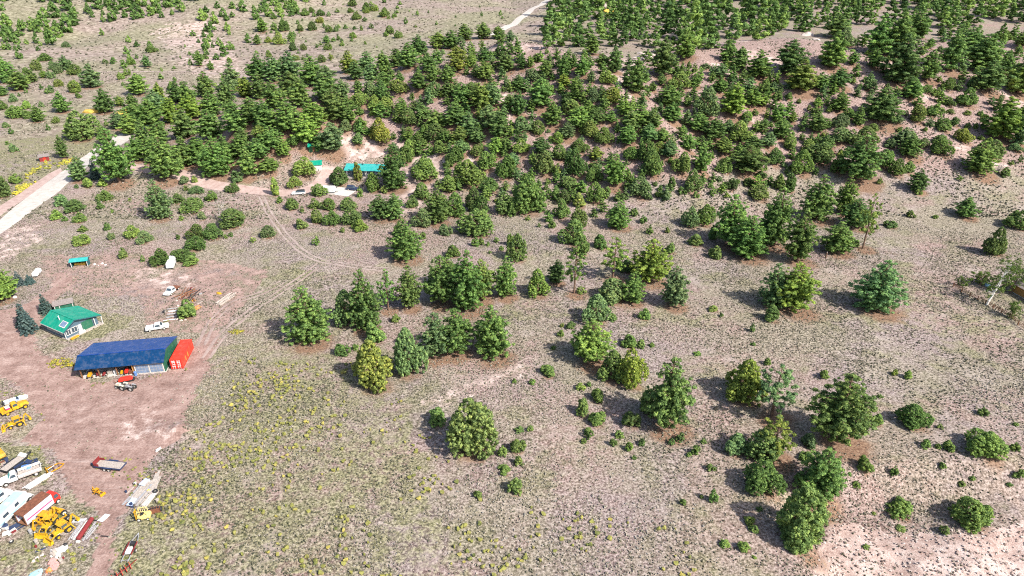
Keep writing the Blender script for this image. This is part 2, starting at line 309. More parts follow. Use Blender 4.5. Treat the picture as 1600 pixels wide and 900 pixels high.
# ------------------------------------------------------------------ where the plants stand
# x, y of the foot, width, height (photograph pixels), kind, tint  |  p pine, n pinyon or juniper, b spruce, t thin open pine
# a bare 4-tuple takes the kind from its size and the zone's default tint
PLANTS = """
@near
1252 877 90 110 n g|1275 787 66 88 p g|1190 778 58 60 n d|1190 728 66 62 n g|1145 714 38 40 n b|1261 703 28 28 n b|1260 722 25 14
1349 739 24 26|1397 744 13 17|1337 764 12 12|1306 764 18 18|1446 703 17 17|1481 707 19 20|1465 702 10 10|1535 720 60 54 n g
1586 706 16 16|1472 734 13 12|1501 762 11 11|1519 752 10 9|1591 750 17 18|1577 761 10 8|1403 812 36 32 n g|1513 832 56 54 n g
1474 836 15 16|1405 832 16 11|1353 860 12 7|1365 805 8 6|1425 675 48 46 n d|1370 667 18 22|1287 594 16 18|1417 594 13 17
1398 588 10 12 s y|1375 623 9 8|1536 651 17 16|1468 671 10 9|1586 667 10 8|1305 697 80 112 p g|1205 655 56 86 t b|1155 634 65 78 n y
1207 716 54 66 t y|1205 506 28 30 n d|1365 488 65 84 p b|1508 341 28 33 p g|1423 341 13 13|1460 342 10 8|1391 358 22 14|1590 361 38 34 n g
1552 402 34 50 n d|1374 288 9 11|1433 300 24 36 p d|1434 305 12 10|1420 272 20 20|1400 275 26 28|1380 262 30 30|1420 246 32 38 p g
1468 243 32 28|1528 272 45 52 p l|1548 247 36 30|1585 237 22 14 n b|1568 277 16 16|1592 256 8 14|1580 258 9 8|1498 283 11 9
1340 285 54 74 p g|1308 272 26 30|1280 257 40 36|1250 273 36 40|1210 258 24 28|1232 300 20 30|1215 297 20 26|1274 346 46 74 p g
1318 336 32 62 p l|1335 357 40 48 p d|1348 390 32 86 t l|1305 398 44 54 p g|1330 387 20 16|1209 388 44 94 p g|1245 412 44 84 p g
1238 489 60 80 p y|1206 482 40 70 p b|1140 388 52 84 p g|1166 405 54 70 p g|1195 388 30 62 p d|1185 313 32 26|1140 297 22 20
1168 292 18 15|1110 296 10 14|1135 310 11 10|1152 288 9 9|1100 354 30 36|1078 357 26 36 n b|1112 376 14 25|1087 386 24 22|1117 406 22 24
1043 365 9 11|1015 367 12 17|1005 349 13 14|991 339 13 15|965 358 34 47 p g|928 340 12 14|1047 398 20 20|1015 444 50 72 p y
980 428 28 23 n d|957 438 40 68 t l|897 460 34 80 t g|870 444 24 40 p d|840 468 36 48 n l|938 391 22 26|895 386 40 46 n g|908 400 24 30
903 357 25 36|875 343 26 33|880 320 24 25|905 325 22 25|861 358 13 15|842 356 7 8|825 345 9 9|825 336 55 64 n g|808 411 28 48 n g
800 340 15 25|850 273 32 38|872 275 14 20|900 276 34 46|890 296 28 23|872 294 9 10|853 297 9 12|928 286 25 30|930 319 28 36
948 309 14 18|960 292 34 52 p g|980 283 12 20|978 297 13 15|1000 308 34 34 n b|1013 312 15 12|1020 276 30 40|1030 309 14 12
1048 300 16 24|1065 305 15 14|1082 302 30 38|1087 310 10 12|1063 271 30 35 n l|1095 269 24 45 p g|1132 272 24 28|1168 272 48 46 p g
1190 279 20 12|1010 256 26 40|960 336 15 12|635 407 46 66 p g|624 372 18 24|660 375 12 15|595 344 32 41 p d|617 344 26 43 p g
545 331 28 24|550 353 30 30|560 363 24 22|497 350 24 25|513 330 26 22|520 354 26 27|457 329 22 21|490 327 18 18|472 333 7 12
471 359 19 18|420 374 25 23 n b|495 385 13 16|535 364 8 10|499 308 23 22|432 307 18 30 n l|438 318 11 12|562 309 11 19|477 276 34 32 n l
460 294 24 20 n l|530 291 30 32|560 283 15 30 n y|585 302 28 33 n g|617 297 38 70 p d|634 256 24 30|600 303 12 14|643 326 20 22
660 313 28 29|665 283 40 36 n l|702 301 30 29|735 292 45 46 n l|752 336 24 31|765 301 34 26|740 331 28 41|685 350 38 60 p g
660 357 30 33 n b|710 342 34 43|745 373 52 50 n g|696 369 20 20 n b|790 337 34 39|790 281 32 41|760 266 30 31|710 256 28 29
700 263 18 18|709 403 22 22|743 387 14 17|753 384 11 14|775 380 10 10|763 385 7 8|783 392 8 9|798 386 14 22|765 397 6 6
485 538 62 90 p g|541 511 42 60 n b|573 517 45 94 p g|585 539 32 36|535 558 21 22|556 549 11 13|588 615 66 84 n y|640 593 50 82 n b
680 562 46 74 p b|712 556 50 76 p g|770 561 58 86 p g|619 505 13 16|607 486 30 66 t g|641 484 34 70 p g|690 478 46 80 p g|730 488 52 96 p g
753 470 40 66 p l|790 466 36 68 p g|700 452 36 52 p g|738 720 80 100 n g|684 668 27 31|930 509 45 52 n b|925 571 58 74 p l|905 551 20 30 n d
955 503 16 15|960 479 54 46 n b|988 476 30 52 p g|1052 481 38 67 p b|1006 501 18 21|908 461 15 14|892 515 16 15|878 512 7 8
875 527 11 13|864 547 9 9|983 546 24 24|1000 546 14 17|1018 543 9 9|955 603 45 56 n g|985 609 42 66 n y|1040 676 66 114 p g
1016 652 40 46 n g|932 668 30 27|985 672 34 32|932 632 24 25|910 652 20 30|908 611 17 15|921 605 9 10|918 678 12 11|855 592 26 22
831 602 11 12|804 600 8 9|1114 488 18 12|1127 496 8 8|1176 520 10 15|1089 557 12 9|1177 541 8 7|1198 572 12 14|811 678 15 12|829 676 11 12
919 687 16 17|911 694 11 10|967 687 15 15|958 699 13 15|982 707 13 17|1003 698 12 14|991 719 7 9|1050 697 12 13|1062 691 14 16
1099 695 9 11|1085 712 15 20|1077 715 9 9|1110 738 14 14|1114 787 16 25|1096 780 8 8|1067 791 10 12|1186 800 10 9|1170 821 18 16
1177 834 14 14|1131 857 17 14|1163 864 20 19|1179 874 8 6|808 710 24 27|811 730 15 18|806 775 25 28|747 781 14 15|786 715 16 20|788 743 22 13
127 283 26 40 p b|150 281 16 33 b b|140 293 20 16 n l|160 293 14 14|187 288 45 86 p g|120 295 7 8|253 343 32 62 p b|278 320 21 18|300 335 35 27
262 281 48 70 p g|338 276 44 62 p g|390 276 28 46 p g|370 286 20 20 n b|364 302 21 17|330 315 20 18|308 304 22 15 n b|291 299 8 10
290 288 17 14 n b|304 286 9 12|362 359 46 36 n d|334 376 30 28|308 376 28 28|308 393 30 26 n d|287 411 35 26 n d|300 417 26 20|250 418 30 31 n d
316 345 14 15 n b|284 345 10 9|279 375 7 10|353 374 7 9|361 371 8 9|395 380 10 10|193 405 17 19|224 410 7 12|208 373 26 24|226 382 25 23 n b
168 361 11 14|174 376 12 14 n b|130 364 14 12|129 385 28 20 n l|125 349 20 18|101 347 10 10|88 345 18 18|97 323 20 20 n b|114 333 33 23
165 316 22 20|158 328 13 14|202 315 6 7|176 333 6 7|5 311 32 42 n d|27 288 20 18|22 238 14 14 n b|101 248 16 36 p d|8 471 38 56 p l
31 449 18 26 b b|47 446 16 18 b b|46 524 27 50 b b|41 513 24 40 b b|74 492 22 34 b b|293 500 30 34 n g
@hill
408 155 32 40|455 150 36 38|488 135 40 45|545 115 28 35|575 112 28 30|600 120 26 38 p|620 105 28 28|638 106 30 38 p|655 86 26 30|685 76 22 25
705 76 26 28|725 63 24 25|755 61 24 25|778 61 18 20|797 66 16 18|715 111 28 38 p y|670 112 26 26|677 128 22 25|700 130 24 28|655 140 28 28
625 128 12 14|600 138 22 26|580 128 24 28|555 125 28 28|560 145 14 20|580 150 22 24 n b|597 156 18 28|625 145 30 22 n l|628 179 24 26
603 172 22 22 n l|588 170 24 22 n l|563 166 28 26 n l|563 180 12 14|430 172 40 45 p|470 167 40 45 p|510 160 40 45 p|415 202 45 45 p|450 207 45 50 p
490 202 45 45 p|525 188 45 50 p|545 192 30 40|480 224 40 45 p|520 237 42 46 p|425 232 36 36|458 228 22 18|540 206 22 20|565 201 18 18
575 212 14 14|598 224 34 40 n y|560 226 16 18|640 196 30 28|660 186 25 25|680 201 30 30|710 196 36 36 p|735 211 28 35|718 221 24 25
680 223 34 30|697 223 18 22|750 171 36 40 p l|770 166 28 35|722 161 32 32|735 150 24 22|765 201 30 38|780 216 30 40 p|795 171 20 24
790 111 28 30|760 126 24 28 p l|757 96 20 22|735 106 18 22|745 121 16 22|780 91 24 22|700 150 22 24|678 151 26 24|815 108 16 22
828 105 12 18|837 96 12 12|855 84 7 8|853 119 22 26|880 123 20 38 p|895 106 16 22|909 119 22 30|923 129 12 20|925 86 24 30 p|960 113 24 38 p
940 106 22 22|950 131 28 22|835 126 26 20|845 167 34 45 p|810 141 22 24|880 136 20 20|898 156 26 36|885 166 20 20|890 181 34 26|925 161 22 24 n b
920 179 22 22|955 161 30 26|975 181 24 26|995 147 34 54 p|978 136 16 20|1035 120 36 57 p|1033 133 14 18|1060 139 34 28 n l|1020 142 12 14
1085 136 18 20|1070 91 30 42 p|1077 107 8 11|1102 108 16 9|1135 97 24 34 p|1155 111 30 36 p|1185 122 36 42 p|1125 121 20 22|1125 144 22 25
1195 146 20 22|1103 184 38 48 n b|1145 182 36 50 p|1175 166 30 32|1190 166 18 18|1045 166 32 32|1050 191 28 32|1073 166 13 20|1072 196 18 24 n b
1000 196 30 32|985 206 30 34|1020 201 26 30|955 191 18 18|935 191 30 24|905 201 34 34|863 196 30 36|818 206 32 26 n b|840 211 28 24|810 181 24 40
885 216 24 26|925 216 34 28|945 226 30 28|980 226 28 30|1015 221 26 28|1035 221 20 22|1090 206 28 30|1115 219 34 34 p|1155 224 36 36 n l
1135 206 24 20|1165 191 22 18|1193 201 14 16|1232 117 42 52 p|1300 107 40 57 p l|1250 142 40 48 p y|1280 139 24 26|1310 136 30 30|1332 101 16 20
1365 106 22 30|1355 141 14 28|1405 133 50 74 p|1422 154 28 32|1448 127 28 47 p|1370 87 40 62 p|1400 87 40 62 p|1430 62 34 42 p|1305 60 36 36 p
1320 74 30 30 n b|1482 112 32 62 p|1515 87 36 42 p|1530 112 46 57 p|1540 142 40 46 p|1590 147 40 62 p|1575 116 20 25|1565 66 26 20|1595 71 20 22
1575 96 10 18|1452 76 14 16|1470 56 12 14|1505 51 18 18|1375 192 50 54 p d|1430 191 30 28|1400 193 16 16|1452 181 16 16|1473 206 24 22
1490 196 14 14|1485 178 14 8|1510 180 12 8|1481 166 20 15|1510 166 32 30|1462 151 16 14|1447 146 20 14|1480 141 22 20|1560 218 44 66 p y
1590 228 26 50 p|1505 223 28 24|1590 201 34 36|1545 226 14 12|1533 219 10 8|1412 227 28 28|1350 227 40 30|1362 206 20 14|1340 196 18 30
1325 186 22 18|1310 173 28 28|1277 166 14 14|1275 206 26 30|1310 201 28 24 n b|1310 223 36 26 n b|1215 191 24 30|1220 216 28 30|1237 191 12 18
1215 156 18 14|1207 146 14 18|1232 156 14 12|1248 162 7 8|1295 176 10 12|1405 206 10 8|1445 206 8 8|1470 227 28 16
240 202 44 46 p|270 192 34 40 p|300 187 36 40 p|330 182 36 38 p|355 167 34 40 p|385 152 30 32 p|290 217 44 46 p|330 217 44 46 p|370 207 44 46 p
395 192 40 40 p|225 227 24 40 p|166 226 22 28 p|250 228 36 36 p|215 252 30 40 p|240 254 30 40 p|290 260 40 46 p|312 254 40 40 p|355 257 40 46 p
378 246 30 36 p|405 250 36 34 p|420 268 30 24 p l|445 245 24 26 p l|500 236 24 28 p d|640 245 24 28 n l|655 232 30 26|690 240 26 22|720 240 22 22|745 245 24 20
775 240 26 26|800 262 22 24|815 240 30 26|845 240 26 26|875 250 28 26|905 240 28 24|930 250 22 22|985 250 24 22|1030 240 24 20|1045 245 26 26|1075 235 24 26
1130 240 26 26|1175 240 28 28|1200 230 22 24|1235 235 26 24|1260 240 26 24|1290 235 24 24|820 290 18 20|790 235 20 22|870 225 22 20|640 220 20 22|665 215 20 22|615 240 16 18
745 225 24 26|1440 230 22 16|1390 232 20 16
@farleft
12 130 26 40 p|32 141 28 32|50 129 16 20|42 115 14 10|58 111 18 18|68 122 10 12|80 123 12 12|82 109 14 14|92 116 18 18|105 111 20 24|118 118 20 18
68 96 24 12|92 136 15 13|81 146 13 13 n b|116 146 24 20|123 154 11 10|145 137 30 36 p b|100 176 22 32 p|66 168 9 10|60 191 18 26|42 171 14 14
25 186 24 22|43 186 14 14|88 193 12 11|130 222 50 50 n g|165 177 26 38 p d|188 166 14 16|207 169 16 22|218 149 30 33 p|251 159 14 30 p|268 141 13 14
199 119 11 12|189 125 11 12|230 105 13 19|206 102 13 14|165 100 9 8|104 75 14 10|312 103 15 23|330 109 10 14|322 93 10 10|359 98 10 9|237 83 18 12
187 202 22 28 p|215 192 40 32 p|5 150 14 16|5 172 16 16|20 160 14 14|10 200 12 10
441 98 11 10|415 102 6 7|407 102 8 8|420 90 11 12|436 100 6 7|461 95 13 10|473 94 6 7|503 98 14 13|517 95 8 11|459 80 15 13|475 79 11 11|513 79 14 12
439 70 19 20|421 67 12 10|456 65 10 16|470 49 12 11|444 49 18 18|489 48 16 14|514 51 13 12|525 50 9 10|511 67 10 12|521 66 8 8|529 63 7 8|501 72 6 7
552 60 12 10|571 70 6 6|549 65 6 6|533 72 5 6|495 75 6 7|580 45 8 9|565 48 6 8|610 53 16 13|622 60 13 12|604 57 8 8|649 43 6 5|620 21 8 6
556 31 14 10|559 30 12 12|575 18 18 14|585 18 14 12|600 26 14 14|616 27 9 6|599 27 10 12|607 30 6 6|550 10 16 14|572 21 10 8|501 25 14 10
477 25 16 12|487 20 10 9|458 22 14 10|500 36 14 10|514 26 8 8|527 20 7 7|548 20 12 8|430 48 8 10|428 30 10 10|433 53 6 8|410 50 16 22|403 70 12 16
"""
TINT = {'g': (1, 1, 1), 'y': (1.38, 1.14, 0.88), 'b': (1.05, 1.02, 1.45), 'd': (0.74, 0.78, 0.84), 'l': (1.35, 1.26, 1.12)}

def parse_plants():
    out = []; zone = None
    for line in PLANTS.strip().splitlines():
        if line.startswith('@'): zone = line[1:]; continue
        for item in line.split('|'):
            f = item.split()
            x, y, w, h = map(float, f[:4])
            k = f[4] if len(f) > 4 else None
            t = f[5] if len(f) > 5 else None
            if k is None:
                far = {'near': 1.0, 'hill': 0.62, 'farleft': 0.5}[zone]
                k = 's' if w < 17.5 * far else 'n'
                if k == 'n' and zone != 'near' and h > (0.98 if zone == 'hill' else 1.12) * w: k = 'p'
            if t is None:
                t = random.choices('gbldy', [6, 1.6, 1.6, 1.2, 0.5])[0] if zone != 'near' else random.choices('gdl', [6, 2, 1])[0]
            if zone == 'hill' and k == 'p' and x < 560: w *= 0.86
            out.append([x, y, w, h, k, t, zone])
    return out
PL = parse_plants()

def infill():
    """young trees and bushes between the bigger ones on the wooded hill"""
    rr = random.Random(77); got = []
    for poly, n, wr in (([(560, 130), (640, 100), (760, 62), (830, 85), (950, 92), (1080, 100), (1200, 120), (1330, 150), (1330, 260), (1180, 300), (1000, 320), (860, 350), (700, 300), (560, 240)], 295, (8, 19)),
                        ([(170, 235), (240, 165), (390, 120), (560, 105), (560, 240), (420, 235), (300, 240)], 14, (20, 34)), ([(1330, 60), (1600, 60), (1600, 225), (1400, 190), (1330, 150)], 70, (8, 18))):
        xs = [p[0] for p in poly]; ys = [p[1] for p in poly]; k = tries = 0
        while k < n and tries < 9000:
            tries += 1; x, y = rr.uniform(min(xs), max(xs)), rr.uniform(min(ys), max(ys)); ins = False; j = len(poly) - 1
            for i in range(len(poly)):
                (xi, yi), (xj, yj) = poly[i], poly[j]
                if (yi > y) != (yj > y) and x < (xj - xi) * (y - yi) / (yj - yi) + xi: ins = not ins
                j = i
            if not ins or (475 < x < 650 and 228 < y): continue
            w = rr.uniform(*wr)
            if any(abs(x - q[0]) < 0.30 * (w + q[2]) and -0.26 * (w + q[3]) < q[1] - y < 0.28 * (w + q[3]) for q in PL + got): continue
            kind = 's' if w < 10.5 and rr.random() < 0.5 else ('p' if wr[0] > 15 else 'y')
            got.append([x, y, w, w * (rr.uniform(0.85, 1.15) if kind == 's' else rr.uniform(1.15, 1.6)), kind, rr.choices('gbld', [5, 2, 2, 1])[0], 'hill']); k += 1
    return got
PL += infill()

def extra_forest():
    """the far woods behind the crest and along the top of the picture, spread over the ground they grow on"""
    rr = random.Random(21)
    regions = [  # polygon in photograph pixels, count, width range, height ratio
        ([(850, 78), (862, 20), (900, -14), (1210, -14), (1210, 60), (1100, 80), (960, 74)], 165, (24, 38), 1.55),
        ([(1200, 60), (1200, -14), (1610, -14), (1610, 50), (1480, 45), (1340, 40), (1260, 52)], 165, (19, 32), 1.4),
        ([(-10, 95), (-10, -10), (330, -10), (270, 30), (200, 55), (110, 60), (40, 95)], 105, (11, 20), 1.15),
        ([(330, -10), (300, 60), (340, 110), (400, 60), (470, 25), (560, -10)], 60, (9, 16), 1.1),
        ([(200, 60), (120, 130), (260, 90)], 8, (8, 13), 1.1),
        ([(1470, 20), (1480, 130), (1610, 130), (1610, 20)], 16, (14, 24), 1.3),
        ([(640, 0), (560, 90), (820, 30), (760, 0)], 14, (4, 7), 1.0),
        ([(380, 100), (300, 60), (120, 100), (20, 120), (0, 230), (150, 230), (230, 150), (380, 130)], 45, (5, 10), 1.0),
        ([(400, 0), (400, 110), (540, 90), (640, 40), (640, 0)], 40, (4, 9), 1.0),
    ]
    out = []
    def inside(p, poly):
        r = False; j = len(poly) - 1
        for i in range(len(poly)):
            (xi, yi), (xj, yj) = poly[i], poly[j]
            if (yi > p[1]) != (yj > p[1]) and p[0] < (xj - xi) * (p[1] - yi) / (yj - yi) + xi: r = not r
            j = i
        return r
    for poly, n, (w0, w1), hr in regions:
        xs = [p[0] for p in poly]; ys = [p[1] for p in poly]; got = []; tries = 0
        while len(got) < n and tries < 9000:
            tries += 1
            p = (rr.uniform(min(xs), max(xs)), rr.uniform(min(ys), max(ys)))
            if not inside(p, poly): continue
            if float(fbm(p[0] * 1.0, p[1] * 2.2, 46, 301, 3)) < rr.uniform(0.30, 0.60): continue
            w = rr.uniform(w0 * 0.7, w1 * 1.05)
            if any(abs(p[0] - q[0]) < 0.5 * (w + q[2]) * 0.6 and abs(p[1] - q[1]) < 0.33 * (w + q[2]) * 0.55 for q in got): continue
            got.append([p[0], p[1], w, w * hr * rr.uniform(0.7, 1.3), 'p' if hr > 1.2 else 'n', rr.choice('gggbld'), 'far'])
        out += got
    return out
FAR = extra_forest()

def locate(lst):
    a = np.array([[q[0], q[1], q[2], q[3]] for q in lst], float)
    ang = PITCH + np.arctan((a[:, 1] - 450) / FOC)
    k = np.array([{'p': 0.24, 't': 0.12, 'b': 0.38, 'y': 0.3}.get(q[4], 0.42) for q in lst])
    foot = a[:, 1] - k * a[:, 2] * np.sin(ang)
    P = unproject(a[:, 0], foot)
    s = FOC / depth_of(P)
    Wm = a[:, 2] / s
    top = a[:, 1] - a[:, 3]
    Hm = np.maximum((foot - top) / (s * np.cos(ang)) - 0.18 * Wm * np.tan(ang), 0.45 * Wm)
    for q, p, w, h in zip(lst, P, Wm, Hm): q += [Vector(p), float(w), float(h)]
locate(PL); locate(FAR)
# ------------------------------------------------------------------ building helpers
def link(name, me, mat=None, parent=None, kind=None, label=None, cat=None, group=None, loc=None, rz=None):
    o = bpy.data.objects.new(name, me); C.objects.link(o)
    if mat is not None and me is not None and not me.materials: me.materials.append(MATS[mat])
    if parent is not None: o.parent = parent
    tag(o, label, cat, group, kind)
    if loc is not None: o.location = loc
    if rz is not None: o.rotation_euler = (0, 0, rz)
    return o

def tag(o, label=None, cat=None, group=None, kind=None):
    if label: o["label"] = label
    if cat: o["category"] = cat
    if group: o["group"] = group
    if kind: o["kind"] = kind
    return o

def thing(name, loc, rz, label, cat, group=None):
    return link(name, None, None, None, None, label, cat, group, loc, rz)

def np_mesh(name, V, F, vary=None, smooth=False):
    """mesh from numpy arrays; F is (n,3) or (n,4); vary = one value per face"""
    me = bpy.data.meshes.new(name)
    V = np.ascontiguousarray(V, dtype=np.float32); F = np.ascontiguousarray(F, dtype=np.int32)
    k = F.shape[1]
    me.vertices.add(len(V)); me.vertices.foreach_set("co", V.ravel())
    me.loops.add(F.size); me.loops.foreach_set("vertex_index", F.ravel())
    me.polygons.add(len(F)); me.polygons.foreach_set("loop_start", np.arange(0, F.size, k, dtype=np.int32))
    me.polygons.foreach_set("use_smooth", np.full(len(F), smooth, dtype=bool))
    if vary is not None:
        a = me.attributes.new("vary", 'FLOAT', 'FACE'); a.data.foreach_set("value", np.asarray(vary, np.float32))
    me.update(calc_edges=True)
    return me

class MB:
    """collects boxes, prisms, tubes and wheels into one mesh"""
    def __init__(s): s.v = []; s.f = []
    def add(s, vs, fs):
        o = len(s.v); s.v += [tuple(v) for v in vs]; s.f += [tuple(i + o for i in f) for f in fs]; return s
    def box(s, x0, x1, y0, y1, z0, z1, tx=0, ty=0):
        """tx, ty: how far the top is drawn in"""
        return s.add([(x0, y0, z0), (x1, y0, z0), (x1, y1, z0), (x0, y1, z0), (x0 + tx, y0 + ty, z1), (x1 - tx, y0 + ty, z1), (x1 - tx, y1 - ty, z1), (x0 + tx, y1 - ty, z1)],
                     [(3, 2, 1, 0), (4, 5, 6, 7), (0, 1, 5, 4), (1, 2, 6, 5), (2, 3, 7, 6), (3, 0, 4, 7)])
    def prism(s, pts, y0, y1, inset=None):
        """side profile (x, z) spread from y0 to y1"""
        n = len(pts); ins = inset or [0] * n
        a = [(x, y0 + d, z) for (x, z), d in zip(pts, ins)]; b = [(x, y1 - d, z) for (x, z), d in zip(pts, ins)]
        return s.add(a + b, [tuple(range(n)), tuple(range(2 * n - 1, n - 1, -1))] + [(i, i + n, (i + 1) % n + n, (i + 1) % n) for i in range(n)])
    def quad(s, a, b, c, d): return s.add([a, b, c, d], [(0, 1, 2, 3)])
    def slab(s, pts, t):
        """flat plate through the points, thickness t along its normal"""
        P = [Vector(p) for p in pts]; n = (P[1] - P[0]).cross(P[2] - P[0]).normalized() * t; k = len(P)
        return s.add([*P, *[p + n for p in P]], [tuple(range(k - 1, -1, -1)), tuple(range(k, 2 * k))] + [(i, (i + 1) % k, (i + 1) % k + k, i + k) for i in range(k)])
    def tube(s, a, b, r0, r1=None, n=8):
        a = Vector(a); b = Vector(b); r1 = r0 if r1 is None else r1
        d = (b - a).normalized(); u = d.orthogonal().normalized(); w = d.cross(u)
        A = [a + (u * math.cos(t) + w * math.sin(t)) * r0 for t in (2 * math.pi * i / n for i in range(n))]
        B = [b + (u * math.cos(t) + w * math.sin(t)) * r1 for t in (2 * math.pi * i / n for i in range(n))]
        return s.add(A + B, [tuple(range(n - 1, -1, -1)), tuple(range(n, 2 * n))] + [(i, (i + 1) % n, (i + 1) % n + n, i + n) for i in range(n)])
    def bar(s, a, b, w, h):
        a = Vector(a); b = Vector(b); d = (b - a).normalized()
        side = d.cross(Vector((0, 0, 1)));
        side = side.normalized() if side.length > 1e-4 else Vector((1, 0, 0))
        up = side.cross(d).normalized(); side *= w / 2; up *= h / 2
        return s.add([a - side - up, a + side - up, a + side + up, a - side + up, b - side - up, b + side - up, b + side + up, b - side + up],
                     [(3, 2, 1, 0), (4, 5, 6, 7), (0, 1, 5, 4), (1, 2, 6, 5), (2, 3, 7, 6), (3, 0, 4, 7)])
    def build(s, name, mat, parent=None, bevel=0.0, **kw):
        me = bpy.data.meshes.new(name); me.from_pydata(s.v, [], s.f)
        bm = bmesh.new(); bm.from_mesh(me); bmesh.ops.recalc_face_normals(bm, faces=bm.faces)
        if bevel: bmesh.ops.bevel(bm, geom=[e for e in bm.edges if len(e.link_faces) == 2 and e.calc_face_angle(0) > 0.5], offset=bevel, segments=2, affect='EDGES', clamp_overlap=True)
        bm.to_mesh(me); bm.free()
        return link(name, me, mat, parent, **kw)

# ------------------------------------------------------------------ trees
def puffs(rng, cen, rad, per, size, up=0.35, squash=0.75):
    """leafy sprays: small tilted triangles over the skin of many small clumps"""
    cen = np.asarray(cen, float); rad = np.asarray(rad, float); n = len(cen)
    d = rng.normal(size=(n, per, 3)); d[..., 2] += up; d /= np.linalg.norm(d, axis=2, keepdims=True)
    r = rad[:, None] * rng.uniform(0.35, 1.15, (n, per))
    c = cen[:, None, :] + d * r[..., None] * np.array([1, 1, squash])
    # each triangle lies roughly on the clump's skin, tilted at random
    t1 = np.cross(d, rng.normal(size=d.shape)); t1 /= np.linalg.norm(t1, axis=2, keepdims=True)
    t2 = np.cross(d, t1)
    tilt = rng.uniform(-0.6, 0.6, (n, per, 1))
    t2 = t2 * np.cos(tilt) + d * np.sin(tilt)
    s = size * rng.uniform(0.7, 1.35, (n, per, 1)) * np.clip(rad / np.median(rad), 0.6, 1.4)[:, None, None]
    V = np.stack([c - t1 * s * 0.55 - t2 * s * 0.4, c + t1 * s * 0.55 - t2 * s * 0.4, c + t2 * s * 0.8], 2).reshape(-1, 3)
    vary = (rng.uniform(0.0, 1.0, (n, 1)) * 0.5 + rng.uniform(0, 1, (n, per)) * 0.5).ravel()
    return V, np.arange(len(V)).reshape(-1, 3), vary

def pine_proto(i, kind, dens=1.0, per=64, size=0.25, rk=1.0):
    """12 m high, 6 m wide; returns crown mesh and trunk mesh"""
    rng = np.random.default_rng(100 + i * 7 + {'p': 0, 't': 500, 'b': 900, 'y': 300}[kind])
    H, R = 12.0, 3.0
    lean = rng.uniform(-0.25, 0.25, 2)
    base = {'p': rng.uniform(0.05, 0.14), 't': rng.uniform(0.24, 0.32), 'b': 0.02, 'y': 0.02}[kind]
    peak, tip = rng.uniform(0.9, 1.35), rng.uniform(2.4, 4.2)
    gap_a, gap_z = rng.uniform(0, 6.28, 3), rng.uniform(0.15, 0.8, 3)
    cen, rad, limbs = [], [], []
    z = base * H
    while z < H * 0.985:
        t = max(0.0, (z / H - base) / (1 - base))
        if kind == 'b': prof = 1.04 * (1 - t) ** 0.85
        else: prof = (0.66 + 0.40 * math.sin(math.pi * min(1, t * peak + 0.10))) * (1 - t ** tip) ** 0.60
        nb = max(2, int(round((7 if kind == 'b' else 5.4 if kind == 'p' else 3.2) * (0.45 + prof) * dens)))
        a0 = rng.uniform(0, 6.28)
        for k in range(nb):
            a = a0 + 6.28 * k / nb + rng.uniform(-0.35, 0.35)
            L = R * prof * (rng.uniform(0.9, 1.05) if kind == 'b' else rng.uniform(0.58, 1.12))
            if kind != 'b':      # bites out of the crown where limbs are missing
                for ga, gz in zip(gap_a, gap_z):
                    if abs((a - ga + 3.14) % 6.28 - 3.14) < 0.7 and abs(t - gz) < 0.09: L *= 0.5
            dz = (-0.22 * L if kind == 'b' else rng.uniform(-0.12, 0.28) * L)
            for f in ((0.25, 0.42, 0.58, 0.74, 0.88, 1.03) if L > 1.6 and rk < 0.9 else (0.3, 0.52, 0.76, 1.0) if L > 1.6 else (0.5, 1.0) if L > 0.8 else (0.85,)):
                if f < 0.5 and kind == 't': continue
                q = np.array([lean[0] * t + math.cos(a) * L * f, lean[1] * t + math.sin(a) * L * f, z + dz * f + (rng.uniform(-0.12, 0.12) if kind == 'b' else rng.uniform(-0.42, 0.42))])
                q[:2] += rng.normal(0, 0.16, 2)
                cen.append(q); rad.append(rk * (1.35 if kind == 'y' else 1.0) * rng.uniform(0.34, 0.60) * (0.62 + 0.45 * prof) * (0.8 if kind != 'p' else 1.0))
            limbs.append(((lean[0] * t, lean[1] * t, z - 0.1), (lean[0] * t + math.cos(a) * L * 0.85, lean[1] * t + math.sin(a) * L * 0.85, z + dz * 0.85)))
        z += (0.62 if kind == 'b' else 0.78 if kind == 'p' else 0.95) * rng.uniform(0.85, 1.15)
    cen.append(np.array([lean[0], lean[1], H * 0.985])); rad.append(0.4)
    V, F, v = puffs(rng, cen, rad, per, size)
    crown = np_mesh("crown_pine", V, F, v)
    m = MB()
    m.tube((0, 0, -0.5), (lean[0] * 0.5, lean[1] * 0.5, H * 0.5), 0.27, 0.17, 8); m.tube((lean[0] * 0.5, lean[1] * 0.5, H * 0.5), (lean[0], lean[1], H * 0.96), 0.17, 0.04, 6)
    for a, b in limbs[::2]: m.tube(a, b, 0.07, 0.03, 4)
    tm = bpy.data.meshes.new("trunk_pine"); tm.from_pydata(m.v, [], m.f); tm.update()
    return crown, tm

